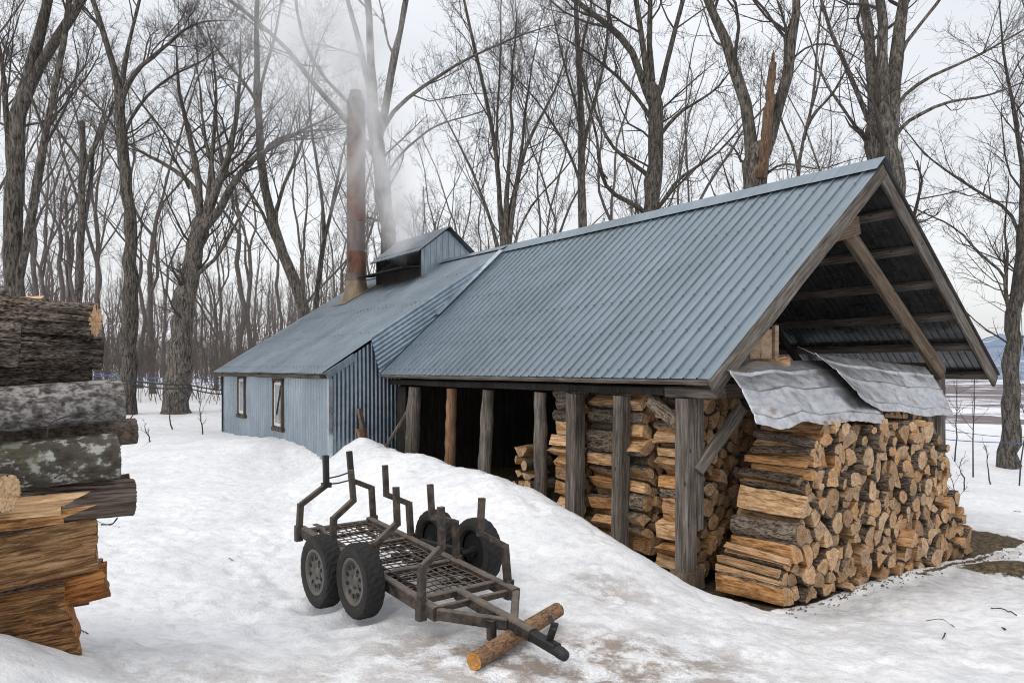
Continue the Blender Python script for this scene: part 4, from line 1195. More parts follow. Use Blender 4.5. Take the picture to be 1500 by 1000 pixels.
def big_log(name, xr, pyc, Y, rpx, bark, endmat, label, L=1.9, yaw=0., pitch=0., furrow=.006, lump=.035, seed=0, fq=(1.6, 9), knots=()):
    """right end of the log at photo column xr, axis at row pyc"""
    Rr = rpx / F * Y * .95; random.seed(seed + 500)
    yaw += random.uniform(-.10, .03); Y += random.uniform(-.05, .08)
    e = P(xr, pyc, Y)
    V = log_mesh(L, Rr, 150, 110, furrow, lump * 1.6, -.03, seed, bend=random.uniform(-.05, .05), fq=fq)
    n, k = V.shape[:2]
    I = np.arange(n * k).reshape(n, k)
    Fq = np.stack([I[:-1], I[1:], np.roll(I[1:], -1, 1), np.roll(I[:-1], -1, 1)], -1).reshape(-1, 4)
    Vf = V.reshape(-1, 3).copy(); Vf[:, 0] *= -1
    Fq = Fq[:, ::-1]
    o = link(name, np_mesh(name, Vf, Fq[:, ::-1], [bark]), None, e, (0, pitch, yaw + R(34)))
    tag(o, label, 'log', 'logs in the big pile at the left edge')
    for i, sx in ((0, 1), (n - 1, -1)):
        m = MB()
        ring = [Vector((-V[i, j, 0] + sx * .002 + random.uniform(-.003, .003), V[i, j, 1] * .99, V[i, j, 2] * .99)) for j in range(k)]
        c = Vector((-V[i, 0, 0] + sx * .004, 0, 0))
        inner_ = [Vector((c.x + random.uniform(-.003, .003), r_.y * .5, r_.z * .5)) for r_ in ring]
        fs = []
        for j in range(k):
            q = (j + 1) % k
            fs.append((j, q, k + q, k + j) if sx > 0 else (q, j, k + j, k + q)); fs.append((k + j, k + q, 2 * k) if sx > 0 else (k + q, k + j, 2 * k))
        m.add(ring + inner_ + [c], fs)
        m.build('cut_end', endmat, o)
    for (kx, ka, ks) in knots:
        kb = MB(); d = Vector((0, math.cos(ka), math.sin(ka))); c = Vector((-kx, 0, 0)) + d * Rr * 1.0
        kb.tube([c - d * .02, c + d * .006, c + d * .009], [ks * 1.2, ks, ks * .9], 12); kb.build('knot', M['orange_end'], o)
    return o
def split_log(name, xr, py0, py1, Y, mat, label, L=1.8, yaw=0., pitch=0, seed=0, depth=.8, skew=0., bulge=.30, ridge=.12, back=M['bark_furrow'], rough=.012, endmat=None):
    """split half with its flat torn face toward the camera; rows py0..py1 at the right end"""
    hgt = (py1 - py0) / F * Y; e = P(xr, (py0 + py1) / 2, Y)
    nf, nb = 44, 16; ns = 110
    out = []
    for i in range(nf):
        zf = .5 - i / (nf - 1); k_ = (.5 - zf) / (.5 - ridge) if zf > ridge else (zf + .5) / (ridge + .5)
        out.append((-bulge * hgt * (k_ ** .85), hgt * .95 * zf, 1))
    for i in range(1, nb): a = PI * i / nb; out.append((hgt * depth * math.sin(a) * .6, -hgt * .5 * math.cos(a), 0))
    prof_ = np.array(out); k = len(prof_)
    xs = np.linspace(0, L, ns + 1)
    X = np.repeat(xs[:, None], k, 1); Yp = np.repeat(prof_[None, :, 0], ns + 1, 0); Zp = np.repeat(prof_[None, :, 1], ns + 1, 0); fl = np.repeat(prof_[None, :, 2], ns + 1, 0)
    g1 = fbm(X * 1.1 + seed, Zp * 17 + seed, oct=5, seed=seed); g2 = fbm(X * .8 + seed, Zp * 5, oct=3, seed=seed + 3)
    g3 = np.floor(fbm(X * .9 + seed, Zp * 9 + seed, oct=2, seed=seed + 30) * 5) / 5
    Yn = Yp + fl * (rough * 2.2 * g1 + .045 * g2 + .035 * g3) + (1 - fl) * .012 * g1
    Zn = Zp * (1 + .05 * fbm(X * 1.2, Zp * 0 + 3., oct=3, seed=seed + 9))
    Xn = -(X - (X < 1e-6) * (skew * Zp / hgt + .02 * g1 + .015 * fbm(Zp * 40, Yp * 40, oct=2, seed=seed)))
    V = np.stack([Xn, Yn, Zn], -1).reshape(-1, 3)
    I = np.arange((ns + 1) * k).reshape(ns + 1, k)
    Fq = np.stack([I[:-1], np.roll(I[:-1], -1, 1), np.roll(I[1:], -1, 1), I[1:]], -1)
    mi = np.zeros((ns, k), int); mi[:, nf - 1:] = 1
    o = link(name, np_mesh(name, V, Fq.reshape(-1, 4), [mat, back], False, mi.ravel()), None, e, (0, pitch, yaw + R(27)))
    tag(o, label, 'log', 'logs in the big pile at the left edge')
    for i, s in ((0, 1), (ns, -1)):
        m = MB()
        ring = [Vector(V[i * k + j]) + Vector((s * .002, 0, 0)) for j in range(k)]
        c = sum(ring, Vector()) / k
        m.add(ring + [c], [((j, k, (j + 1) % k) if s > 0 else ((j + 1) % k, k, j)) for j in range(k)])
        m.build('cut_end', endmat or mat, o)
    return o
LY = 4.6
split_log('log', 62, 433, 448, LY + .05, M['split_pale'], 'pale split slab lying on top of the left log pile', pitch=R(-6), seed=1, depth=1.6)
big_log('log', 14, 432, LY + .25, 12, M['bark_gray'], M['end'], 'small log end at the very top left of the log pile', seed=77)
big_log('log', 140, 470, LY - .08, 21.5, M['bark_furrow'], M['split_pale'], 'furrowed bark log with pale sawn end near top of left pile', yaw=R(-24), pitch=R(4.5), furrow=.016, seed=2, fq=(1.3, 7))
big_log('log', 149, 516, LY + .10, 20.5, M['bark_furrow'], M['split_dark'], 'dark deeply furrowed log under the pale ended one in left pile', yaw=R(5), pitch=R(1.5), furrow=.020, seed=3, fq=(1.6, 6))
big_log('log', 27, 503, LY - .75, 29, M['bark_furrow'], M['bark_furrow'], 'short reddish furrowed log cut off at the left picture edge', furrow=.018, seed=14, yaw=R(8), pitch=R(2))
big_log('log', 131, 549, LY + .15, 18, M['bark_furrow'], M['split_tan'], 'shadowed dark log with a broken tan end in left pile', furrow=.012, seed=4, yaw=R(6))
big_log('log', 179, 586, LY - .05, 33, M['bark_gray'], M['split_dark'], 'thick smooth grey log in the middle of the left pile', yaw=R(7), pitch=R(-3.5), furrow=.002, lump=.03, seed=5)
big_log('log', 198, 631, LY + .22, 19.5, M['bark_brown'], M['split_dark'], 'thin brown log with orange knots reaching farthest right below the grey log', yaw=R(5), pitch=R(-2), furrow=.002, seed=6, knots=((.10, -1.9, .012), (.36, -1.9, .022), (.12, -.9 - 1.2, .02)))
big_log('log', 171, 667, LY - .1, 35, M['bark_lichen'], M['split_dark'], 'thick log covered in pale lichen patches in left pile', yaw=R(6), pitch=R(-3), furrow=.003, seed=7)
big_log('log', 28, 688, LY - .35, 9, M['bark_brown'], M['orange_end'], 'small log with an orange broken end below the lichen log', yaw=R(10), pitch=R(8), seed=17)
big_log('log', 190, 706, LY + .28, 12, M['bark_brown'], M['split_pale'], 'thin log with pale round end peeking behind the fibrous log', yaw=R(-8), pitch=R(-6), seed=18)
big_log('log', 195, 727, LY, 27, M['bark_cedar'], M['split_dark'], 'brown log with stringy fibrous bark in left pile', yaw=R(4), pitch=R(1.5), furrow=.006, seed=8, fq=(.8, 14))
split_log('log', 95, 722, 752, LY - .60, M['split_pale'], 'fresh pale splintered slab below the stringy log', pitch=R(-1), seed=9, skew=.25, depth=.4, rough=.012, bulge=.15)
split_log('log', 98, 744, 766, LY - .60, M['split_tan'], 'thin greyish splinter slab under the fresh pale one', pitch=R(-4), seed=19, skew=.3, depth=.4, rough=.012, bulge=.15)
big_log('log', 10, 722, LY - .75, 27, M['bark_brown'], M['split_pale'], 'log showing its pale round end at the left picture edge', L=.5, yaw=R(-40), seed=29)
split_log('log', 141, 754, 838, LY - .1, M['split_tan'], 'large tan split log with torn grain face in left pile', yaw=R(3), pitch=R(-7), seed=10, skew=.03, rough=.013, ridge=.2, bulge=.34)
split_log('log', 156, 822, 876, LY + .02, M['split_orange'], 'orange brown split log with ragged end low in left pile', pitch=R(-8), seed=11, rough=.015)
big_log('log', 150, 838, LY + .25, 20, M['bark_furrow'], M['split_dark'], 'dark round log behind the orange split log', seed=21, furrow=.006)
big_log('log', 130, 868, LY + .3, 16, M['bark_brown'], M['split_tan'], 'short log with pale end under the orange split log', seed=22)
split_log('log', 104, 850, 966, LY - .15, M['split_dark'], 'biggest brown split log at the bottom of the left pile', pitch=R(-4), seed=12, skew=-.075, rough=.014, L=1.6, ridge=.38, bulge=.22, endmat=M['split_orange'])
big_log('log', 60, 905, LY + .45, 34, M['bark_furrow'], M['split_dark'], 'bottom log buried in shadow behind the biggest split log', seed=23)
big_log('log', 40, 790, LY + .4, 50, M['bark_furrow'], M['split_dark'], 'wide dark log hidden behind the tan split log', seed=24)
for pts, lab_ in [([(68, 640, 4.2), (72, 618, 4.15), (90, 612, 4.15), (112, 606, 4.2)], 'pale bent twig caught between the grey log and the logs below'), ([(18, 625, 4.1), (28, 622, 4.1), (34, 630, 4.12)], 'short curled twig on the grey log at the left edge'),
                  ([(80, 700, 4.2), (95, 690, 4.15), (108, 700, 4.2)], 'wiry twig hanging under the lichen log'), ([(148, 768, 4.5), (165, 768, 4.55), (172, 758, 4.6)], 'dark twig sticking out right below the stringy log')]:
    q = resample([tuple(P(*p)) for p in pts], 10)
    tag(MB().tube(q, [.005 * random.uniform(.6, 1.1) for _ in q], 6).build('caught_twig', M['twig']), lab_, 'twig')
# pole under the tongue
a, b = P(694, 968, 5.05), P(817, 893, 6.05)
dv = b - a
pl = empty('pole_log', a, (0, -math.asin(dv.z / dv.length), math.atan2(dv.y, dv.x)), 'reddish brown peeled pole lying on snow under the trailer tongue', 'log')
V = log_mesh(dv.length, .062, 50, 28, .002, .06, .06, 33)
n, k = V.shape[:2]; I = np.arange(n * k).reshape(n, k)
link('bark', np_mesh('pole_bark', V.reshape(-1, 3), np.stack([I[:-1], np.roll(I[:-1], -1, 1), np.roll(I[1:], -1, 1), I[1:]], -1).reshape(-1, 4)[:, ::-1], [M['bark_red']]), pl)
for i, s in ((0, -1), (n - 1, 1)):
    m = MB()
    ring = [(V[i, j, 0] + s * .001, V[i, j, 1] * .99, V[i, j, 2] * .99) for j in range(k)]
    m.add(ring, [tuple(range(k)) if s > 0 else tuple(range(k - 1, -1, -1))])
    m.build('cut_end', M['orange_end'], pl)

# ------------------------------------------------------------------ trees
def tubes(PT, RD, sides):
    """PT (N,n,3), RD (N,n) -> verts, quads"""
    N, n = RD.shape
    T = np.gradient(PT, axis=1); T /= np.linalg.norm(T, axis=2, keepdims=True) + 1e-9
    ref = np.where(np.abs(T[:, :1, 2:3]) < .85, np.array([[[0, 0, 1.]]]), np.array([[[1., 0, 0]]]))
    ref = np.repeat(ref, n, 1)
    x = np.cross(ref, T); x /= np.linalg.norm(x, axis=2, keepdims=True) + 1e-9
    y = np.cross(T, x)
    a = np.linspace(0, 2 * PI, sides, endpoint=False)
    V = PT[:, :, None, :] + RD[:, :, None, None] * (np.cos(a)[None, None, :, None] * x[:, :, None, :] + np.sin(a)[None, None, :, None] * y[:, :, None, :])
    I = np.arange(N * n * sides).reshape(N, n, sides)
    Fq = np.stack([I[:, :-1], np.roll(I[:, :-1], -1, 2), np.roll(I[:, 1:], -1, 2), I[:, 1:]], -1).reshape(-1, 4)
    return V.reshape(-1, 3), Fq
def merge(parts):
    V = []; Fq = []; o = 0
    for v, f in parts: V.append(v); Fq.append(f + o); o += len(v)
    return np.concatenate(V), np.concatenate(Fq)
def grow(PT, RD, m, n, t0, t1, ang, lf, rng, up=.25, wander=.22, rf=.55, minr=.004, taper=.25):
    """m children on every parent polyline"""
    N, k = RD.shape
    t = rng.uniform(t0, t1, (N, m)) * (k - 1)
    i = np.minimum(t.astype(int), k - 2); f = (t - i)[..., None]
    rows = np.arange(N)[:, None]
    p = PT[rows, i] * (1 - f) + PT[rows, i + 1] * f
    r = RD[rows, i] * (1 - f[..., 0]) + RD[rows, i + 1] * f[..., 0]
    d = PT[rows, i + 1] - PT[rows, i]; d /= np.linalg.norm(d, axis=2, keepdims=True) + 1e-9
    L = np.linalg.norm(np.diff(PT, axis=1), axis=2).sum(1)[:, None]
    rv = rng.normal(size=d.shape); rv -= (rv * d).sum(2, keepdims=True) * d; rv /= np.linalg.norm(rv, axis=2, keepdims=True) + 1e-9
    th = rng.normal(ang, .2, d.shape[:2])[..., None]
    d = d * np.cos(th) + rv * np.sin(th)
    ln = lf(L, t / (k - 1), rng)
    M_ = N * m
    p = p.reshape(M_, 3); d = d.reshape(M_, 3); r = r.reshape(M_); ln = np.broadcast_to(ln, (N, m)).reshape(M_)
    out = np.zeros((M_, n, 3)); out[:, 0] = p
    for q in range(1, n):
        d = d + rng.normal(0, wander, d.shape) + np.array([0, 0, up])
        d /= np.linalg.norm(d, axis=1, keepdims=True)
        out[:, q] = out[:, q - 1] + d * (ln / (n - 1))[:, None]
    r0 = np.maximum(r * rf, minr)
    R_ = r0[:, None] * np.linspace(1, taper, n)[None, :]
    return out, np.maximum(R_, minr * .6)
def crown(PT, RD, rng, dens=1.0, minr=.005, sc=1.0, start=.25):
    m1 = max(3, int(9 * dens)); m2 = max(3, int(7 * dens)); m3 = max(3, int(6 * dens))
    a = grow(PT, RD, m1, 7, start, .98, .75, lambda L, t, g: np.minimum(L * .52, 4.2 * sc) * (1.1 - .6 * t) * g.uniform(.6, 1.2, t.shape), rng, .16, .20, .40, .008, .16)
    b = grow(a[0], a[1], m2, 6, .2, .98, .68, lambda L, t, g: L * .50 * (1.1 - .55 * t) * g.uniform(.6, 1.2, t.shape), rng, .10, .24, .55, minr * 1.1)
    c = grow(b[0], b[1], m3, 4, .15, 1.0, .65, lambda L, t, g: L * .48 * g.uniform(.5, 1.2, t.shape), rng, .05, .24, .6, minr * .9)
    return a, b, c
def hero(label, Y, limbs, dens=1.0, seed=0, snag=None, name='bare_tree', up=True):
    rng = np.random.default_rng(seed + 100)
    base_px = limbs[0][0][0]
    b0 = P(*base_px, Y); gz_ = Hs(b0.x, b0.y) - .15
    root = empty(name, (b0.x, b0.y, gz_), (0, 0, 0), label, 'tree')
    off = np.array(root.location)
    parts = []; LP = []; LR = []; ALLP = []
    for li, (path, w0, w1) in enumerate(limbs):
        nP = 14
        dep = 0 if li == 0 else rng.uniform(-.22, .30)
        Yj = Y; jn = None
        if li > 0:
            best = 1e9
            for ap in ALLP:
                sx_ = 750 + F * ap[:, 0] / ap[:, 1]; sy_ = HZ - F * (ap[:, 2] - CZ) / ap[:, 1]
                dd = np.hypot(sx_ - path[0][0], sy_ - path[0][1]); k_ = int(dd.argmin())
                if dd[k_] < best: best = dd[k_]; kk = max(k_ - 1, 0); jn = ap[kk]; Yj = ap[k_][1]
            if best > 45: jn = None
        pix = np.array(path, float)
        seg = np.r_[0, np.cumsum(np.linalg.norm(np.diff(pix, axis=0), axis=1))] / F * Y
        pts = []
        for q, (px, py) in enumerate(path):
            pts.append(np.array(P(px, py, Yj + dep * seg[q])))
        r0, r1 = w0 * .45 / F * Y, w1 * .43 / F * Y
        top_out = path[-1][1] <= 15 or path[-1][1] < 60
        if up and path[-1][1] <= 20:          # limb leaves the frame: carry it on
            d = pts[-1] - pts[-2]; d /= np.linalg.norm(d)
            pts.append(pts[-1] + d * 2.2 + np.array([rng.normal(0, .3), rng.normal(0, .3), .6])); pts.append(pts[-1] + d * 2 + np.array([rng.normal(0, .5), rng.normal(0, .5), .8])); r1 *= .35
        elif li > 0:                           # limb goes on as an ever thinner branch
            d = pts[-1] - pts[-2]; d /= np.linalg.norm(d)
            for q in range(3):
                d = d + rng.normal(0, .22, 3) + np.array([0, 0, .12]); d /= np.linalg.norm(d); pts.append(pts[-1] + d * .6 * Y / 25)
            r1 = .008
        if li > 0:                             # root the limb inside the stem it grows from
            pts = [jn] + pts if jn is not None else pts
        if li == 0 and w1 <= 7:
            d = pts[-1] - pts[-2]; d /= np.linalg.norm(d)
            for q in range(3):
                d = d + rng.normal(0, .15, 3) + np.array([0, 0, .1]); d /= np.linalg.norm(d); pts.append(pts[-1] + d * .9)
            r1 = .01
        if li == 0 and pts[0][2] > gz_ + .3:
            pts = [np.array([pts[0][0], pts[0][1], gz_])] + pts
        pp = resample(pts, 20 if li == 0 else nP)
        n_ = len(pp)
        ALLP.append(pp)
        wob = rng.normal(0, 1, (n_, 3)) * (r0 * .10); wob[0] = 0; pp = pp + wob
        rr = np.linspace(r0, r1, n_) * (1 + rng.normal(0, .06, n_))
        if li == 0:
            rr[0] *= 1.25; rr[1] *= 1.06
        parts.append(tubes(pp[None], rr[None], 14 if r0 > .12 else 8))
        if li == 0:
            trunkP, trunkR = pp, rr
            d_ = pp[-1] - pp[-2]; d_ /= np.linalg.norm(d_)     # rounded shoulder inside the fork
            sh = np.array([pp[-1], pp[-1] + d_ * rr[-1] * .6, pp[-1] + d_ * rr[-1] * 1.0]); parts.append(tubes(sh[None], (rr[-1] * np.array([1., .75, .02]))[None], 14 if r0 > .12 else 8))
        else: LP.append(resample(pp, 12)); LR.append(np.interp(np.linspace(0, 1, 12), np.linspace(0, 1, n_), rr))
    v, f = merge(parts)
    # gnarled surface
    nz = fbm(v[:, 0] * 5, v[:, 1] * 5, v[:, 2] * 2.2, 3, seed)
    v = v + (nz * .022)[:, None] * np.array([1, 1, .2])
    link('trunk', np_mesh('trunk', v - off, f, [M['tree']]), root)
    if snag:
        pass
    if snag:
        path, w0, w1 = snag
        pts = [P(x, y, Y - .25) for x, y in path]
        m = MB(); n_ = len(pts)
        pts = [Vector(p) for p in resample([tuple(p) for p in pts], 16)]; n_ = 16
        m.tube([p - root.location + Vector((random.gauss(0, .02), 0, 0)) for p in pts], [(w0 + (w1 - w0) * q / (n_ - 1)) / 2 / F * Y for q in range(n_)], 11, jit=.2, smooth=False)
        tp = pts[-1] - root.location
        for q in range(5): m.beam(tp + Vector((random.uniform(-.05, .05), random.uniform(-.05, .05), -.1)), tp + Vector((random.uniform(-.06, .06), random.uniform(-.05, .05), random.uniform(.1, .35))), .05, .03)
        o = m.build('broken_stem', M['snag'], root); o['label'] = 'orange brown broken off stem'
    if not LP:
        LP = [resample(trunkP[8:], 12)]; LR = [np.interp(np.linspace(0, 1, 12), np.linspace(0, 1, 12), trunkR[8:20])]
    PT, RD = np.array(LP), np.array(LR)
    a, b, c = crown(PT, RD, rng, dens * 1.28, .0046 * Y / 22)
    # a few shoots straight from the trunk
    e = grow(trunkP[None], trunkR[None], int(10 * dens), 6, .45, .95, 1.0, lambda L, t, g: g.uniform(1.0, 3.0, t.shape), rng, .12, .2, .16, .012)
    e2 = grow(e[0], e[1], 7, 4, .2, 1, .7, lambda L, t, g: L * .45 * g.uniform(.5, 1.2, t.shape), rng, .06, .22, .6, .006)
    e3 = grow(e2[0], e2[1], 4, 3, .2, 1, .7, lambda L, t, g: L * .45 * g.uniform(.5, 1.2, t.shape), rng, .06, .22, .6, .005)
    v, f = merge([tubes(*a, 6), tubes(*b, 4), tubes(*c, 3), tubes(*e, 5), tubes(*e2, 3), tubes(*e3, 3)])
    link('crown', np_mesh('crown', v - off, f, [M['twig']]), root)
    return root

hero('thick dark tree with several stems at the left edge behind the logs', 17, [
    ([(22, 440), (18, 330), (18, 250), (24, 180), (42, 100), (58, 45), (76, 0)], 36, 18), ([(18, 250), (9, 170), (4, 90), (-8, 30)], 14, 7),
    ([(32, 400), (50, 290), (78, 150), (90, 80), (104, 0)], 15, 8), ([(42, 105), (75, 72), (108, 25), (122, 0)], 18, 10), ([(28, 170), (60, 190), (90, 160), (130, 110)], 5, 2)], 1.05, 1)
hero('tall straight tree with round burls rising left of the cabin', 25, [
    ([(185, 606), (191, 420), (190, 300), (181, 220), (176, 135)], 27, 16), ([(176, 137), (165, 90), (150, 40), (134, 0)], 12, 6), ([(178, 130), (200, 100), (235, 75), (280, 35)], 10, 4),
    ([(185, 178), (215, 140), (250, 110), (300, 90)], 6, 2), ([(179, 205), (150, 160), (110, 125)], 5, 2), ([(176, 140), (180, 100), (192, 50), (205, 0)], 8, 4)], 1.05, 2)
hero('very thick leaning tree dividing into many limbs left of the cabin', 25.5, [
    ([(258, 596), (268, 450), (283, 375), (296, 328)], 43, 27), ([(292, 345), (294, 290), (280, 262), (248, 244), (189, 214)], 12, 4), ([(297, 330), (318, 275), (330, 250), (345, 190), (352, 110)], 17, 5),
    ([(302, 332), (335, 290), (352, 240), (380, 228), (445, 188)], 15, 4), ([(294, 300), (290, 240), (272, 185), (258, 100)], 12, 4), ([(318, 268), (300, 205), (292, 130)], 8, 3),
    ([(288, 398), (315, 385), (345, 330), (368, 288)], 8, 3), ([(300, 330), (310, 240), (318, 150), (312, 60)], 10, 3)], 1.0, 3)
hero('mid sized tree with broken top between the left edge and burled tree', 30, [
    ([(113, 560), (114, 430), (120, 300), (120, 240), (121, 182)], 15, 9), ([(122, 247), (145, 205), (165, 158)], 7, 3), ([(118, 238), (95, 205), (70, 170)], 6, 2), ([(124, 330), (135, 250), (140, 190)], 8, 3)], .85, 4)
hero('leaning crooked tree right behind the far end of the cabin', 29, [
    ([(458, 470), (432, 412), (396, 335), (385, 270), (379, 200), (376, 118), (376, 20)], 22, 7), ([(397, 335), (415, 270), (430, 240), (455, 180)], 9, 4), ([(382, 215), (410, 200), (470, 188)], 7, 3),
    ([(379, 150), (345, 105), (315, 70)], 6, 2), ([(405, 360), (380, 300), (350, 260)], 7, 3), ([(378, 120), (400, 70), (412, 10)], 6, 3)], 1.0, 5)
hero('slim forked tree just left of the rusty stack', 33, [
    ([(463, 440), (468, 400), (475, 345), (488, 300), (500, 230)], 13, 6), ([(476, 340), (470, 270), (455, 190), (450, 110)], 7, 3), ([(490, 290), (510, 240), (530, 180)], 5, 2)], .9, 6)
hero('big tree veiled in steam directly behind the rusty stack', 27, [
    ([(572, 420), (568, 336), (557, 252), (548, 168)], 30, 24), ([(546, 170), (545, 84), (537, 0)], 16, 11), ([(556, 200), (564, 164), (581, 63), (597, 0)], 14, 8), ([(540, 150), (539, 109), (522, 46), (509, 0)], 11, 7),
    ([(545, 205), (515, 189), (480, 150), (450, 113), (425, 71), (390, 38), (330, 0)], 11, 6), ([(538, 170), (513, 155), (463, 109), (440, 60), (432, 0)], 8, 4),
    ([(562, 180), (574, 155), (618, 130), (669, 92), (728, 67), (782, 44)], 8, 3), ([(560, 260), (590, 220), (640, 180), (690, 170)], 5, 2)], 1.0, 7)
hero('clump of fanned slender stems above the roof valley', 30, [
    ([(741, 390), (740, 360), (740, 300), (750, 200), (748, 90)], 16, 4), ([(735, 365), (732, 252), (719, 168), (694, 63), (680, 10)], 10, 4), ([(745, 362), (757, 252), (778, 189), (812, 147), (830, 80)], 10, 3),
    ([(731, 365), (702, 273), (673, 210), (640, 150)], 7, 3), ([(750, 362), (778, 294), (820, 260), (850, 220)], 5, 2), ([(738, 330), (725, 240), (730, 140), (735, 40)], 7, 3), ([(742, 330), (765, 230), (772, 130), (790, 50)], 7, 3)], 1.0, 8)
hero('slender upright tree left of the hollow trunked tree', 30, [
    ([(855, 360), (853, 300), (851, 200), (850, 100), (842, 0)], 19, 9), ([(852, 262), (825, 205), (790, 150), (760, 120)], 6, 2), ([(850, 210), (875, 140), (890, 80), (893, 10)], 7, 3), ([(850, 170), (830, 110), (815, 40)], 6, 3), ([(846, 90), (860, 40), (870, 0)], 6, 4)], 1.0, 9)
hero('stout tree with hollow in its trunk behind the middle of the shed roof', 24, [
    ([(950, 330), (954, 280), (962, 230), (964, 180), (952, 132)], 37, 24), ([(948, 146), (934, 87), (915, 56), (876, 22), (850, 12)], 14, 6), ([(948, 135), (943, 65), (932, 0)], 11, 7), ([(955, 130), (950, 65), (954, 0)], 12, 7),
    ([(966, 140), (989, 43), (1000, 0)], 10, 5), ([(972, 298), (993, 256), (1041, 236), (1084, 191)], 7, 3), ([(940, 297), (893, 290), (876, 260), (880, 217), (859, 143)], 9, 4), ([(945, 250), (902, 225), (880, 186), (860, 130)], 8, 3),
    ([(944, 155), (893, 100), (850, 69)], 8, 3), ([(970, 190), (1000, 160), (1040, 140), (1060, 120)], 7, 3)], .95, 10)
hero('forked tree with a broken orange stem behind the shed roof', 20, [
    ([(1103, 300), (1105, 265), (1112, 218)], 40, 38), ([(1104, 275), (1106, 228), (1099, 173), (1082, 108), (1062, 56), (1036, 0)], 24, 12), ([(1112, 270), (1122, 212), (1137, 173), (1149, 130), (1162, 65), (1168, 0)], 22, 10),
    ([(1150, 95), (1180, 66), (1214, 60), (1250, 80)], 5, 2), ([(1064, 60), (1045, 70), (1040, 40)], 5, 3), ([(1118, 255), (1150, 235), (1190, 250)], 5, 2)], .75, 11, snag=([(1114, 262), (1122, 205), (1127, 150), (1131, 92)], 18, 10))
hero('massive old tree of three joined stems behind the shed gable peak', 17, [
    ([(1303, 330), (1298, 250), (1290, 185)], 58, 50), ([(1286, 250), (1281, 190), (1277, 108), (1268, 0)], 24, 15), ([(1295, 240), (1292, 176), (1293, 65), (1292, 0)], 22, 16), ([(1303, 245), (1303, 180), (1311, 87), (1322, 0)], 28, 20),
    ([(1316, 184), (1353, 165), (1379, 149), (1420, 146), (1457, 139)], 8, 3.5), ([(1316, 140), (1370, 108), (1435, 82), (1500, 43)], 7, 3), ([(1270, 172), (1253, 117), (1218, 61), (1197, 0)], 9, 5), ([(1270, 208), (1231, 152), (1201, 117), (1190, 60)], 7, 3), ([(1310, 70), (1345, 40), (1380, 0)], 7, 3)], .85, 12)
hero('tree on the right edge standing in snow beyond the wood stack', 21, [
    ([(1478, 684), (1480, 600), (1483, 520), (1484, 470), (1495, 400), (1499, 330)], 29, 17), ([(1496, 370), (1490, 312), (1426, 277), (1379, 247), (1348, 221)], 7, 3), ([(1496, 390), (1500, 250), (1482, 150), (1465, 60)], 12, 5),
    ([(1498, 340), (1515, 250), (1520, 150), (1510, 40)], 10, 5), ([(1484, 470), (1470, 430), (1478, 380), (1470, 330)], 8, 4), ([(1478, 400), (1440, 380), (1400, 330), (1370, 320)], 5, 2)], 1.0, 13)
hero('slim tree seen between the forked tree and the massive one', 30, [
    ([(1168, 300), (1169, 262), (1168, 232), (1188, 165), (1204, 105)], 13, 5), ([(1170, 235), (1150, 190), (1135, 150)], 6, 2), ([(1186, 170), (1220, 140), (1245, 90)], 6, 2), ([(1196, 130), (1195, 70), (1205, 0)], 5, 3)], .9, 14)

# background trees: a few grown kinds, copied
def grown(seed, h, spread, forks, dens, r0, trunkmat, twigmat):
    rng = np.random.default_rng(seed)
    fz = h * rng.uniform(.25, .5)
    n = 12
    tp = np.zeros((n, 3)); tp[:, 2] = np.linspace(0, fz, n); tp[:, :2] = np.cumsum(rng.normal(0, .08, (n, 2)), 0)
    tr_ = np.linspace(r0 * 1.15, r0 * .8, n); tr_[0] *= 1.25
    parts = [tubes(tp[None], tr_[None], 9)]
    LP, LR = [], []
    for k in range(forks):
        d = np.array([rng.normal(0, spread), rng.normal(0, spread), 1.]); q = tp[-1] if k < 2 else tp[-1 - rng.integers(0, 5)]
        L = (h - q[2]) * rng.uniform(.75, 1.05); pts = [q]
        for s in range(11):
            d = d + rng.normal(0, .13, 3) + np.array([0, 0, .06]); d /= np.linalg.norm(d); pts.append(pts[-1] + d * L / 11)
        LP.append(pts); LR.append(np.linspace(r0 * rng.uniform(.45, .7), .02, 12))
    LP = np.array(LP); LR = np.array(LR)
    parts.append(tubes(LP, LR, 7))
    v, f = merge(parts)
    trunk = np_mesh('trunk', v, f, [trunkmat])
    a, b, c = crown(LP, LR, rng, dens, .0085, .9, .12)
    v, f = merge([tubes(*a, 5), tubes(*b, 3), tubes(*c, 3)])
    return trunk, np_mesh('crown', v, f, [twigmat])
KT = [grown(200 + i, [19, 21, 17, 22, 16, 20][i], [.3, .22, .38, .2, .35, .28][i], [3, 3, 4, 2, 4, 3][i], [.9, .85, .9, .8, .9, .85][i], [.13, .16, .11, .145, .10, .125][i], M['bgtree'], M['bgtwig']) for i in range(6)]
rb = random.Random(5)
spots = []
def near_hero(px, Y): return False
slots = [(-60, 30), (48, 44), (66, 36), (88, 46), (100, 56), (140, 42), (158, 52), (210, 48), (228, 40), (243, 58), (315, 45), (332, 54), (352, 40), (372, 60), (412, 54), (428, 44), (500, 50), (520, 58), (545, 45),
         (600, 46), (625, 38), (655, 52), (680, 44), (705, 58), (770, 50), (795, 40), (820, 56), (880, 42), (905, 52), (925, 36), (990, 46), (1015, 38), (1040, 54), (1065, 44), (1140, 46), (1160, 56), (1200, 40), (1225, 50), (1250, 36),
         (1325, 42), (1560, 28), (-140, 34), (1600, 36)]
lands = [(40, 'behind the left log pile'), (200, 'left of the burled tree'), (330, 'around the thick leaning tree'), (460, 'behind the cabin roof end'), (640, 'near the rusty stack'), (780, 'by the fanned clump'), (930, 'left of the hollow trunked tree'), (1090, 'right of the hollow trunked tree'), (1260, 'between forked and massive trees'), (1390, 'right of the gable peak'), (1700, 'at the right edge'), ]
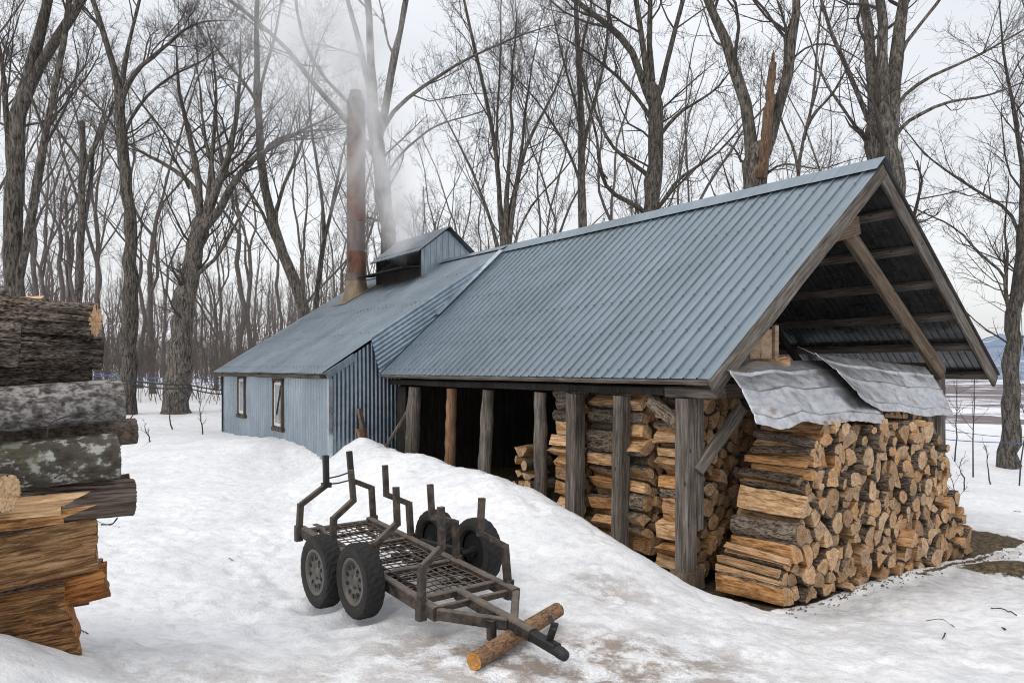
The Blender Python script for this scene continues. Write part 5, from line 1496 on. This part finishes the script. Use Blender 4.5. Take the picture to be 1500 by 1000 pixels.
cnt = {}
for (px, Y) in sorted(slots):
    px2 = px + rb.uniform(-7, 7); x = (px2 - 750) / F * Y
    ki = rb.randrange(6); tr_, cr_ = KT[ki]
    word = next(w for lim, w in lands if px < lim)
    cnt[word] = cnt.get(word, 0) + 1
    o = empty('bare_tree', (x, Y, Hs(x, Y) - .15), (0, 0, rb.uniform(0, 6.28)), f'{ORD[cnt[word]]} thin grey background tree from the left {word}', 'tree', 'background trees behind the buildings')
    s = rb.uniform(.8, 1.15); o.scale = (s, s, s * rb.uniform(.9, 1.1))
    link('trunk', tr_, o); link('crown', cr_, o)
# far wood: reads as one mass
def far_wood():
    rng = np.random.default_rng(77)
    PTs = []; RDs = []
    N = 430
    px = rng.uniform(-300, 620, N); Y = rng.uniform(55, 210, N)
    extra = rng.uniform(620, 1300, 90); px[:90] = extra; Y[:90] = rng.uniform(50, 90, 90)
    x = (px - 750) / F * Y
    z = H(x, Y, False)
    h = rng.uniform(9, 17, N) * (1 + .0 * Y); h[:90] *= .8
    n = 7
    PT = np.zeros((N, n, 3)); t = np.linspace(0, 1, n)
    PT[:, :, 0] = x[:, None] + np.cumsum(rng.normal(0, .25, (N, n)), 1); PT[:, :, 1] = Y[:, None] + np.cumsum(rng.normal(0, .25, (N, n)), 1)
    PT[:, :, 2] = z[:, None] - .3 + h[:, None] * t
    r = rng.uniform(.08, .2, N)
    RD = r[:, None] * np.linspace(1.1, .25, n)
    a = grow(PT, RD, 11, 5, .25, .98, .6, lambda L, t, g: L * .32 * (1.1 - .6 * t) * g.uniform(.5, 1.2, t.shape), rng, .22, .2, .5, .025)
    b = grow(a[0], a[1], 6, 4, .2, 1, .6, lambda L, t, g: L * .5 * g.uniform(.5, 1.2, t.shape), rng, .12, .22, .6, .016)
    return merge([tubes(PT, RD, 5), tubes(*a, 3), tubes(*b, 3)])
v, f = far_wood()
tag(link('far_wood', np_mesh('far_wood', v, f, [M['bgtwig']])), 'far grey brown wood of bare trees filling the left background', 'woods', None, 'stuff')
def brush():
    rng = np.random.default_rng(78)
    N = 2600
    px = rng.uniform(-260, 480, N); Y = rng.uniform(30, 110, N) ; x = (px - 750) / F * Y
    z = H(x, Y, False); h = rng.uniform(1.2, 4.2, N)
    n = 5; PT = np.zeros((N, n, 3)); t = np.linspace(0, 1, n)
    PT[:, :, 0] = x[:, None] + np.cumsum(rng.normal(0, .14, (N, n)), 1); PT[:, :, 1] = Y[:, None] + np.cumsum(rng.normal(0, .14, (N, n)), 1); PT[:, :, 2] = z[:, None] - .1 + h[:, None] * t
    RD = np.full((N, 1), .016) * np.linspace(1.1, .5, n)
    a = grow(PT, RD, 7, 4, .25, .98, .7, lambda L, t, g: L * .36 * g.uniform(.5, 1.2, t.shape), rng, .15, .2, .7, .010)
    b = grow(a[0], a[1], 3, 3, .2, 1, .7, lambda L, t, g: L * .5 * g.uniform(.5, 1.2, t.shape), rng, .1, .2, .8, .008)
    return merge([tubes(PT, RD, 3), tubes(*a, 3), tubes(*b, 3)])
v, f = brush()
tag(link('undergrowth', np_mesh('undergrowth', v, f, [M['brush']])), 'brown leafless undergrowth between the trees left of the cabin', 'undergrowth', None, 'stuff')

# saplings one can tell apart
def sapling(px, py, Y, h, label, seed, dens=5):
    rng = np.random.default_rng(seed); b = P(px, py, Y); b.z = Hs(b.x, b.y) - .05
    n = 8; PT = np.zeros((1, n, 3)); PT[0, :, 2] = np.linspace(0, h, n); PT[0, :, :2] = np.cumsum(rng.normal(0, .03, (n, 2)), 0)
    RD = np.linspace(.018, .006, n)[None] * (Y / 18)
    o = empty('sapling', b, (0, 0, 0), label, 'sapling')
    v, f = tubes(PT, RD, 6); link('trunk', np_mesh('trunk', v, f, [M['twig']]), o)
    a = grow(PT, RD, dens, 5, .3, .97, .8, lambda L, t, g: L * .38 * g.uniform(.5, 1.2, t.shape), rng, .1, .15, .6, .005)
    c = grow(a[0], a[1], 3, 4, .3, .97, .7, lambda L, t, g: L * .45 * g.uniform(.5, 1.2, t.shape), rng, .1, .15, .6, .004)
    v, f = merge([tubes(*a, 4), tubes(*c, 3)]); link('crown', np_mesh('crown', v, f, [M['twig']]), o)
for i, a in enumerate([(298, 628, 19.5, 1.0, 'small spreading sapling in snow just left of the cabin corner', 7), (254, 615, 21, 1.3, 'thin sapling before the thick leaning tree', 4), (190, 618, 20, .8, 'short sapling in front of the burled tree', 3),
                       (222, 635, 17, .45, 'tiny twiggy plant on snow right of the log pile', 5), (1427, 680, 19, 3.3, 'tall thin sapling between the shed and right edge tree', 6), (1395, 660, 22, 2.7, 'sapling close behind the wood stack at right', 6),
                       (1494, 695, 18, 4.2, 'thin dark sapling right beside the right edge tree', 5), (1413, 690, 17, .8, 'low twig left of the tall thin sapling', 4), (1450, 690, 18, 1.0, 'low twig between the tall sapling and edge tree', 4), (1405, 730, 13.5, .9, 'wiry twig right beside the stack corner', 4)]):
    sapling(a[0], a[1], a[2], a[3], a[4], 300 + i, a[5])

# sap lines
def line(name, pts, r, mat, label, sag=.12):
    path = []
    for q in range(len(pts) - 1):
        a, b = pts[q], pts[q + 1]
        for k in range(9):
            t = k / 8; p = a.lerp(b, t); p.z -= sag * 4 * t * (1 - t); path.append(p)
    o = MB().tube(path, r, 6).build(name, mat); tag(o, label, 'sap tubing', 'sap collecting tubing between the trees'); return o
line('sap_line', [P(-20, 553, 24.0), P(191, 557, 24.3), P(275, 563, 24.5), P(345, 572, 27)], .022, M['black'], 'thick black sap tube, upper of two, left of the cabin', .05)
line('sap_line', [P(-20, 560, 24.2), P(191, 562, 24.5), P(275, 568, 24.7), P(345, 577, 27)], .022, M['black'], 'thick black sap tube, lower of two, left of the cabin', .08)
line('sap_line', [P(-40, 545, 27), P(130, 546, 27.5), P(300, 553, 28), P(360, 558, 30)], .014, M['blue'], 'thin blue sap tube strung just above the black tubes', .1)
line('sap_line', [P(-40, 549, 28), P(150, 550, 28.5), P(310, 559, 29), P(360, 562, 30)], .012, M['blue'], 'second thin blue sap tube close above the black tubes', .15)
line('sap_line', [P(1365, 641, 20.2), P(1478, 648, 20.6), P(1560, 650, 20)], .012, M['blue'], 'blue sap tube passing the right edge tree, lower line', .03)
line('sap_line', [P(1350, 622, 22), P(1480, 640, 22), P(1580, 630, 22)], .010, M['blue'], 'blue sap tube behind the right edge tree, upper line', .06)

# bits lying on the snow
def twig(pts, r, label, name='fallen_twig'):
    q = []
    for (px, py, Y) in pts:
        p = P(px, py, Y); q.append(p)
    return q
def snow_hit(px, py):
    d = (P(px, py, 1) - Vector((0, 0, CZ))); Y = 3.0
    while Y < 40:
        x = d.x * Y
        if CZ + d.z * Y <= Hs(x, Y): break
        Y += .04
    return Vector((d.x * Y, Y, Hs(d.x * Y, Y)))
for pts, r, lab_ in [([(1357, 910), (1380, 907), (1398, 919)], .006, 'thin curved dark twig on snow before the wood stack'), ([(1381, 936), (1386, 929)], .010, 'short dark bark scrap near the curved twig'),
                     ([(1452, 892), (1470, 895), (1490, 903)], .014, 'dark crooked twig on slushy snow at the right edge'), ([(1468, 921), (1474, 924)], .012, 'tiny dark chip on snow at lower right'),
                     ([(1484, 749), (1495, 750)], .012, 'dark chip on the snow far right'), ([(335, 820), (342, 823)], .008, 'tiny dark crumb on snow left of the trailer'), ([(137, 762), (155, 770), (175, 773)], .007, 'forked bare twig under the stringy barked log'),
                     ([(118, 925), (130, 930)], .008, 'dark twig in the melted hollow by the log pile'), ([(208, 655), (222, 645)], .006, 'fine twig on snow behind the log pile'), ([(700, 905), (708, 899)], .006, 'small bark scrap on snow beneath the trailer')]:
    q = [snow_hit(*p) + Vector((0, 0, r * .8)) for p in pts]
    if len(q) > 2: q[1].z += r * 1.5
    tag(MB().tube(resample(q, 9) + RNG.normal(0, r * .35, (9, 3)), [r * .6 * random.uniform(.5, 1.1) for _ in resample(q, 9)], 6).build('fallen_twig', M['needle']), lab_, 'twig')
# bark crumbs under the wood stack and by the pile: uncountable litter
lt = MB(); rl = random.Random(3)
for k in range(260):
    u = rl.uniform(.0, 5.4); s = -1.12 - abs(rl.gauss(0, .09))
    if rl.random() < .25: u, s = rl.uniform(4.6, 6.0), rl.uniform(-2.0, -1.0)
    p = bl(u, s); z = Hs(p.x, p.y); sz = rl.uniform(.008, .035)
    lt.box((p.x, p.y, z + .006), (sz, sz * rl.uniform(.3, .7), .01), Euler((rl.gauss(0, .3), rl.gauss(0, .3), rl.uniform(0, 6))).to_matrix(), 0, sz * .1)
tag(lt.build('bark_litter', M['bark_brown']), 'loose bark crumbs scattered on the snow along the wood stack', 'bark litter', None, 'stuff')

# ------------------------------------------------------------------ steam and smoke
def m_puff(dens):
    n = NT('steam_%03d' % int(dens * 100))
    n.n.remove(n.b)
    ln = n.n.new('ShaderNodeVectorMath'); ln.operation = 'LENGTH'; n.l.new(n.tc.outputs['Object'], ln.inputs[0])
    fall = n.math('POWER', n.math('SUBTRACT', 1.0, ln.outputs['Value'], True), 1.5)
    nz = n.ramp(n.noise(n.co('World', (1, 1, .6)), 1.15, 6, .66, 1.1), [(.42, 0), (.62, 1)])
    d = n.math('MULTIPLY', n.math('MULTIPLY', fall, n.math('ADD', nz, .12)), dens * 1.6)
    v = n.n.new('ShaderNodeVolumePrincipled'); v.inputs['Color'].default_value = (.97, .97, .98, 1); v.inputs['Anisotropy'].default_value = .1
    n.l.new(d, v.inputs['Density']); n.l.new(v.outputs[0], n.out.inputs['Volume'])
    return n.mat
ic = []
def ico(nm='puff', sub=2):
    import bmesh
    bm = bmesh.new(); bmesh.ops.create_icosphere(bm, subdivisions=sub, radius=1.0); me = bpy.data.meshes.new(nm); bm.to_mesh(me); bm.free(); return me
sm = empty('steam_plume', STK, (0, 0, 0), 'pale steam and smoke drifting up from the stack and roof cupola', 'steam')
PUFF = [((592, 352), 19.6, (.75, .75, .75), 2.8), ((585, 318), 19.9, (.8, .8, 1.1), 2.2), ((570, 265), 20.3, (.95, .9, 1.5), 1.5), ((548, 205), 20.6, (1.4, 1.1, 1.8), .95), ((530, 150), 20.9, (.85, .85, 1.0), 3.0), ((520, 95), 21.0, (1.3, 1.1, 1.8), 1.3),
        ((492, 35), 21.3, (2.4, 1.6, 2.5), .8), ((450, 120), 21.5, (2.8, 1.5, 3.4), .42), ((430, 20), 21.6, (3.0, 1.8, 2.8), .45), ((520, 240), 20.6, (1.4, 1.0, 2.8), .6), ((610, 210), 21, (1.9, 1.3, 2.6), .28)]
for (px, py), Y, sc, de in PUFF:
    o = link('puff', ico(), sm); o.data.materials.append(m_puff(de)); o.location = P(px, py, Y) - sm.location; o.scale = sc

# ------------------------------------------------------------------ light, sky, camera
w = bpy.data.worlds.new('World'); scene.world = w; w.use_nodes = True
nt = w.node_tree; nt.nodes.clear()
out = nt.nodes.new('ShaderNodeOutputWorld')
sky = nt.nodes.new('ShaderNodeTexSky'); sky.sky_type = 'NISHITA'; sky.sun_disc = False
SE, SR = R(48), R(215)
sky.sun_elevation = SE; sky.sun_rotation = SR; sky.dust_density = 4; sky.air_density = 1.5
bg1 = nt.nodes.new('ShaderNodeBackground'); bg1.inputs['Strength'].default_value = .03; nt.links.new(sky.outputs[0], bg1.inputs[0])
tc = nt.nodes.new('ShaderNodeTexCoord'); mp = nt.nodes.new('ShaderNodeMapping'); mp.inputs['Scale'].default_value = (1.2, 1.2, 3.2)
nt.links.new(tc.outputs['Generated'], mp.inputs[0])
nz = nt.nodes.new('ShaderNodeTexNoise'); nz.inputs['Scale'].default_value = 1.7; nz.inputs['Detail'].default_value = 5; nz.inputs['Roughness'].default_value = .5
nt.links.new(mp.outputs[0], nz.inputs['Vector'])
rp = nt.nodes.new('ShaderNodeValToRGB'); rp.color_ramp.elements[0].position = .36; rp.color_ramp.elements[0].color = (.80, .806, .826, 1); rp.color_ramp.elements[1].position = .62; rp.color_ramp.elements[1].color = (.94, .942, .955, 1)
nt.links.new(nz.outputs['Fac'], rp.inputs[0])
sx = nt.nodes.new('ShaderNodeSeparateXYZ'); nt.links.new(tc.outputs['Generated'], sx.inputs[0])
gr = nt.nodes.new('ShaderNodeValToRGB'); gr.color_ramp.elements[0].position = 0; gr.color_ramp.elements[0].color = (.68, .68, .69, 1); gr.color_ramp.elements[1].position = 1; gr.color_ramp.elements[1].color = (1, 1, 1, 1)
e_ = gr.color_ramp.elements.new(.45); e_.color = (.74, .74, .745, 1)
nt.links.new(sx.outputs[2], gr.inputs[0])
mu = nt.nodes.new('ShaderNodeMix'); mu.data_type = 'RGBA'; mu.blend_type = 'MULTIPLY'; mu.inputs[0].default_value = 1
nt.links.new(rp.outputs[0], mu.inputs[6]); nt.links.new(gr.outputs[0], mu.inputs[7])
bg2 = nt.nodes.new('ShaderNodeBackground'); bg2.inputs['Strength'].default_value = 1.30; nt.links.new(mu.outputs[2], bg2.inputs[0])
ad = nt.nodes.new('ShaderNodeAddShader'); nt.links.new(bg1.outputs[0], ad.inputs[0]); nt.links.new(bg2.outputs[0], ad.inputs[1]); nt.links.new(ad.outputs[0], out.inputs['Surface'])
sl = bpy.data.lights.new('sun', 'SUN'); sl.energy = .8; sl.angle = R(25); sl.color = (1, .97, .93)
so = bpy.data.objects.new('sun', sl); col.objects.link(so)
# direction: sun to the left and behind the camera, matching the sky's sun
az = R(215)
sd = Vector((math.sin(az) * math.cos(SE), math.cos(az) * math.cos(SE), math.sin(SE)))
so.rotation_euler = sd.to_track_quat('Z', 'Y').to_euler(); so.location = (0, 0, 30)

cam = bpy.data.cameras.new('camera'); cam.sensor_width = 36; cam.lens = F / 1500 * 36; cam.shift_y = (HZ - 500) / 1500; cam.clip_end = 20000; cam.clip_start = .05
co = bpy.data.objects.new('camera', cam); col.objects.link(co); co.location = (0, 0, CZ); co.rotation_euler = (R(90), 0, 0)
scene.camera = co
scene.view_settings.view_transform = 'Standard'; scene.view_settings.look = 'None'; scene.view_settings.exposure = 0; scene.view_settings.gamma = 1
scene.cycles.volume_bounces = 2; scene.cycles.max_bounces = 6; scene.cycles.diffuse_bounces = 3; scene.cycles.glossy_bounces = 3; scene.cycles.transparent_max_bounces = 16
scene.cycles.volume_step_rate = 1.5; scene.cycles.volume_max_steps = 96
scene.cycles.use_denoising = True
scene.cycles.pixel_filter_type = 'BLACKMAN_HARRIS'; scene.cycles.filter_width = 1.05
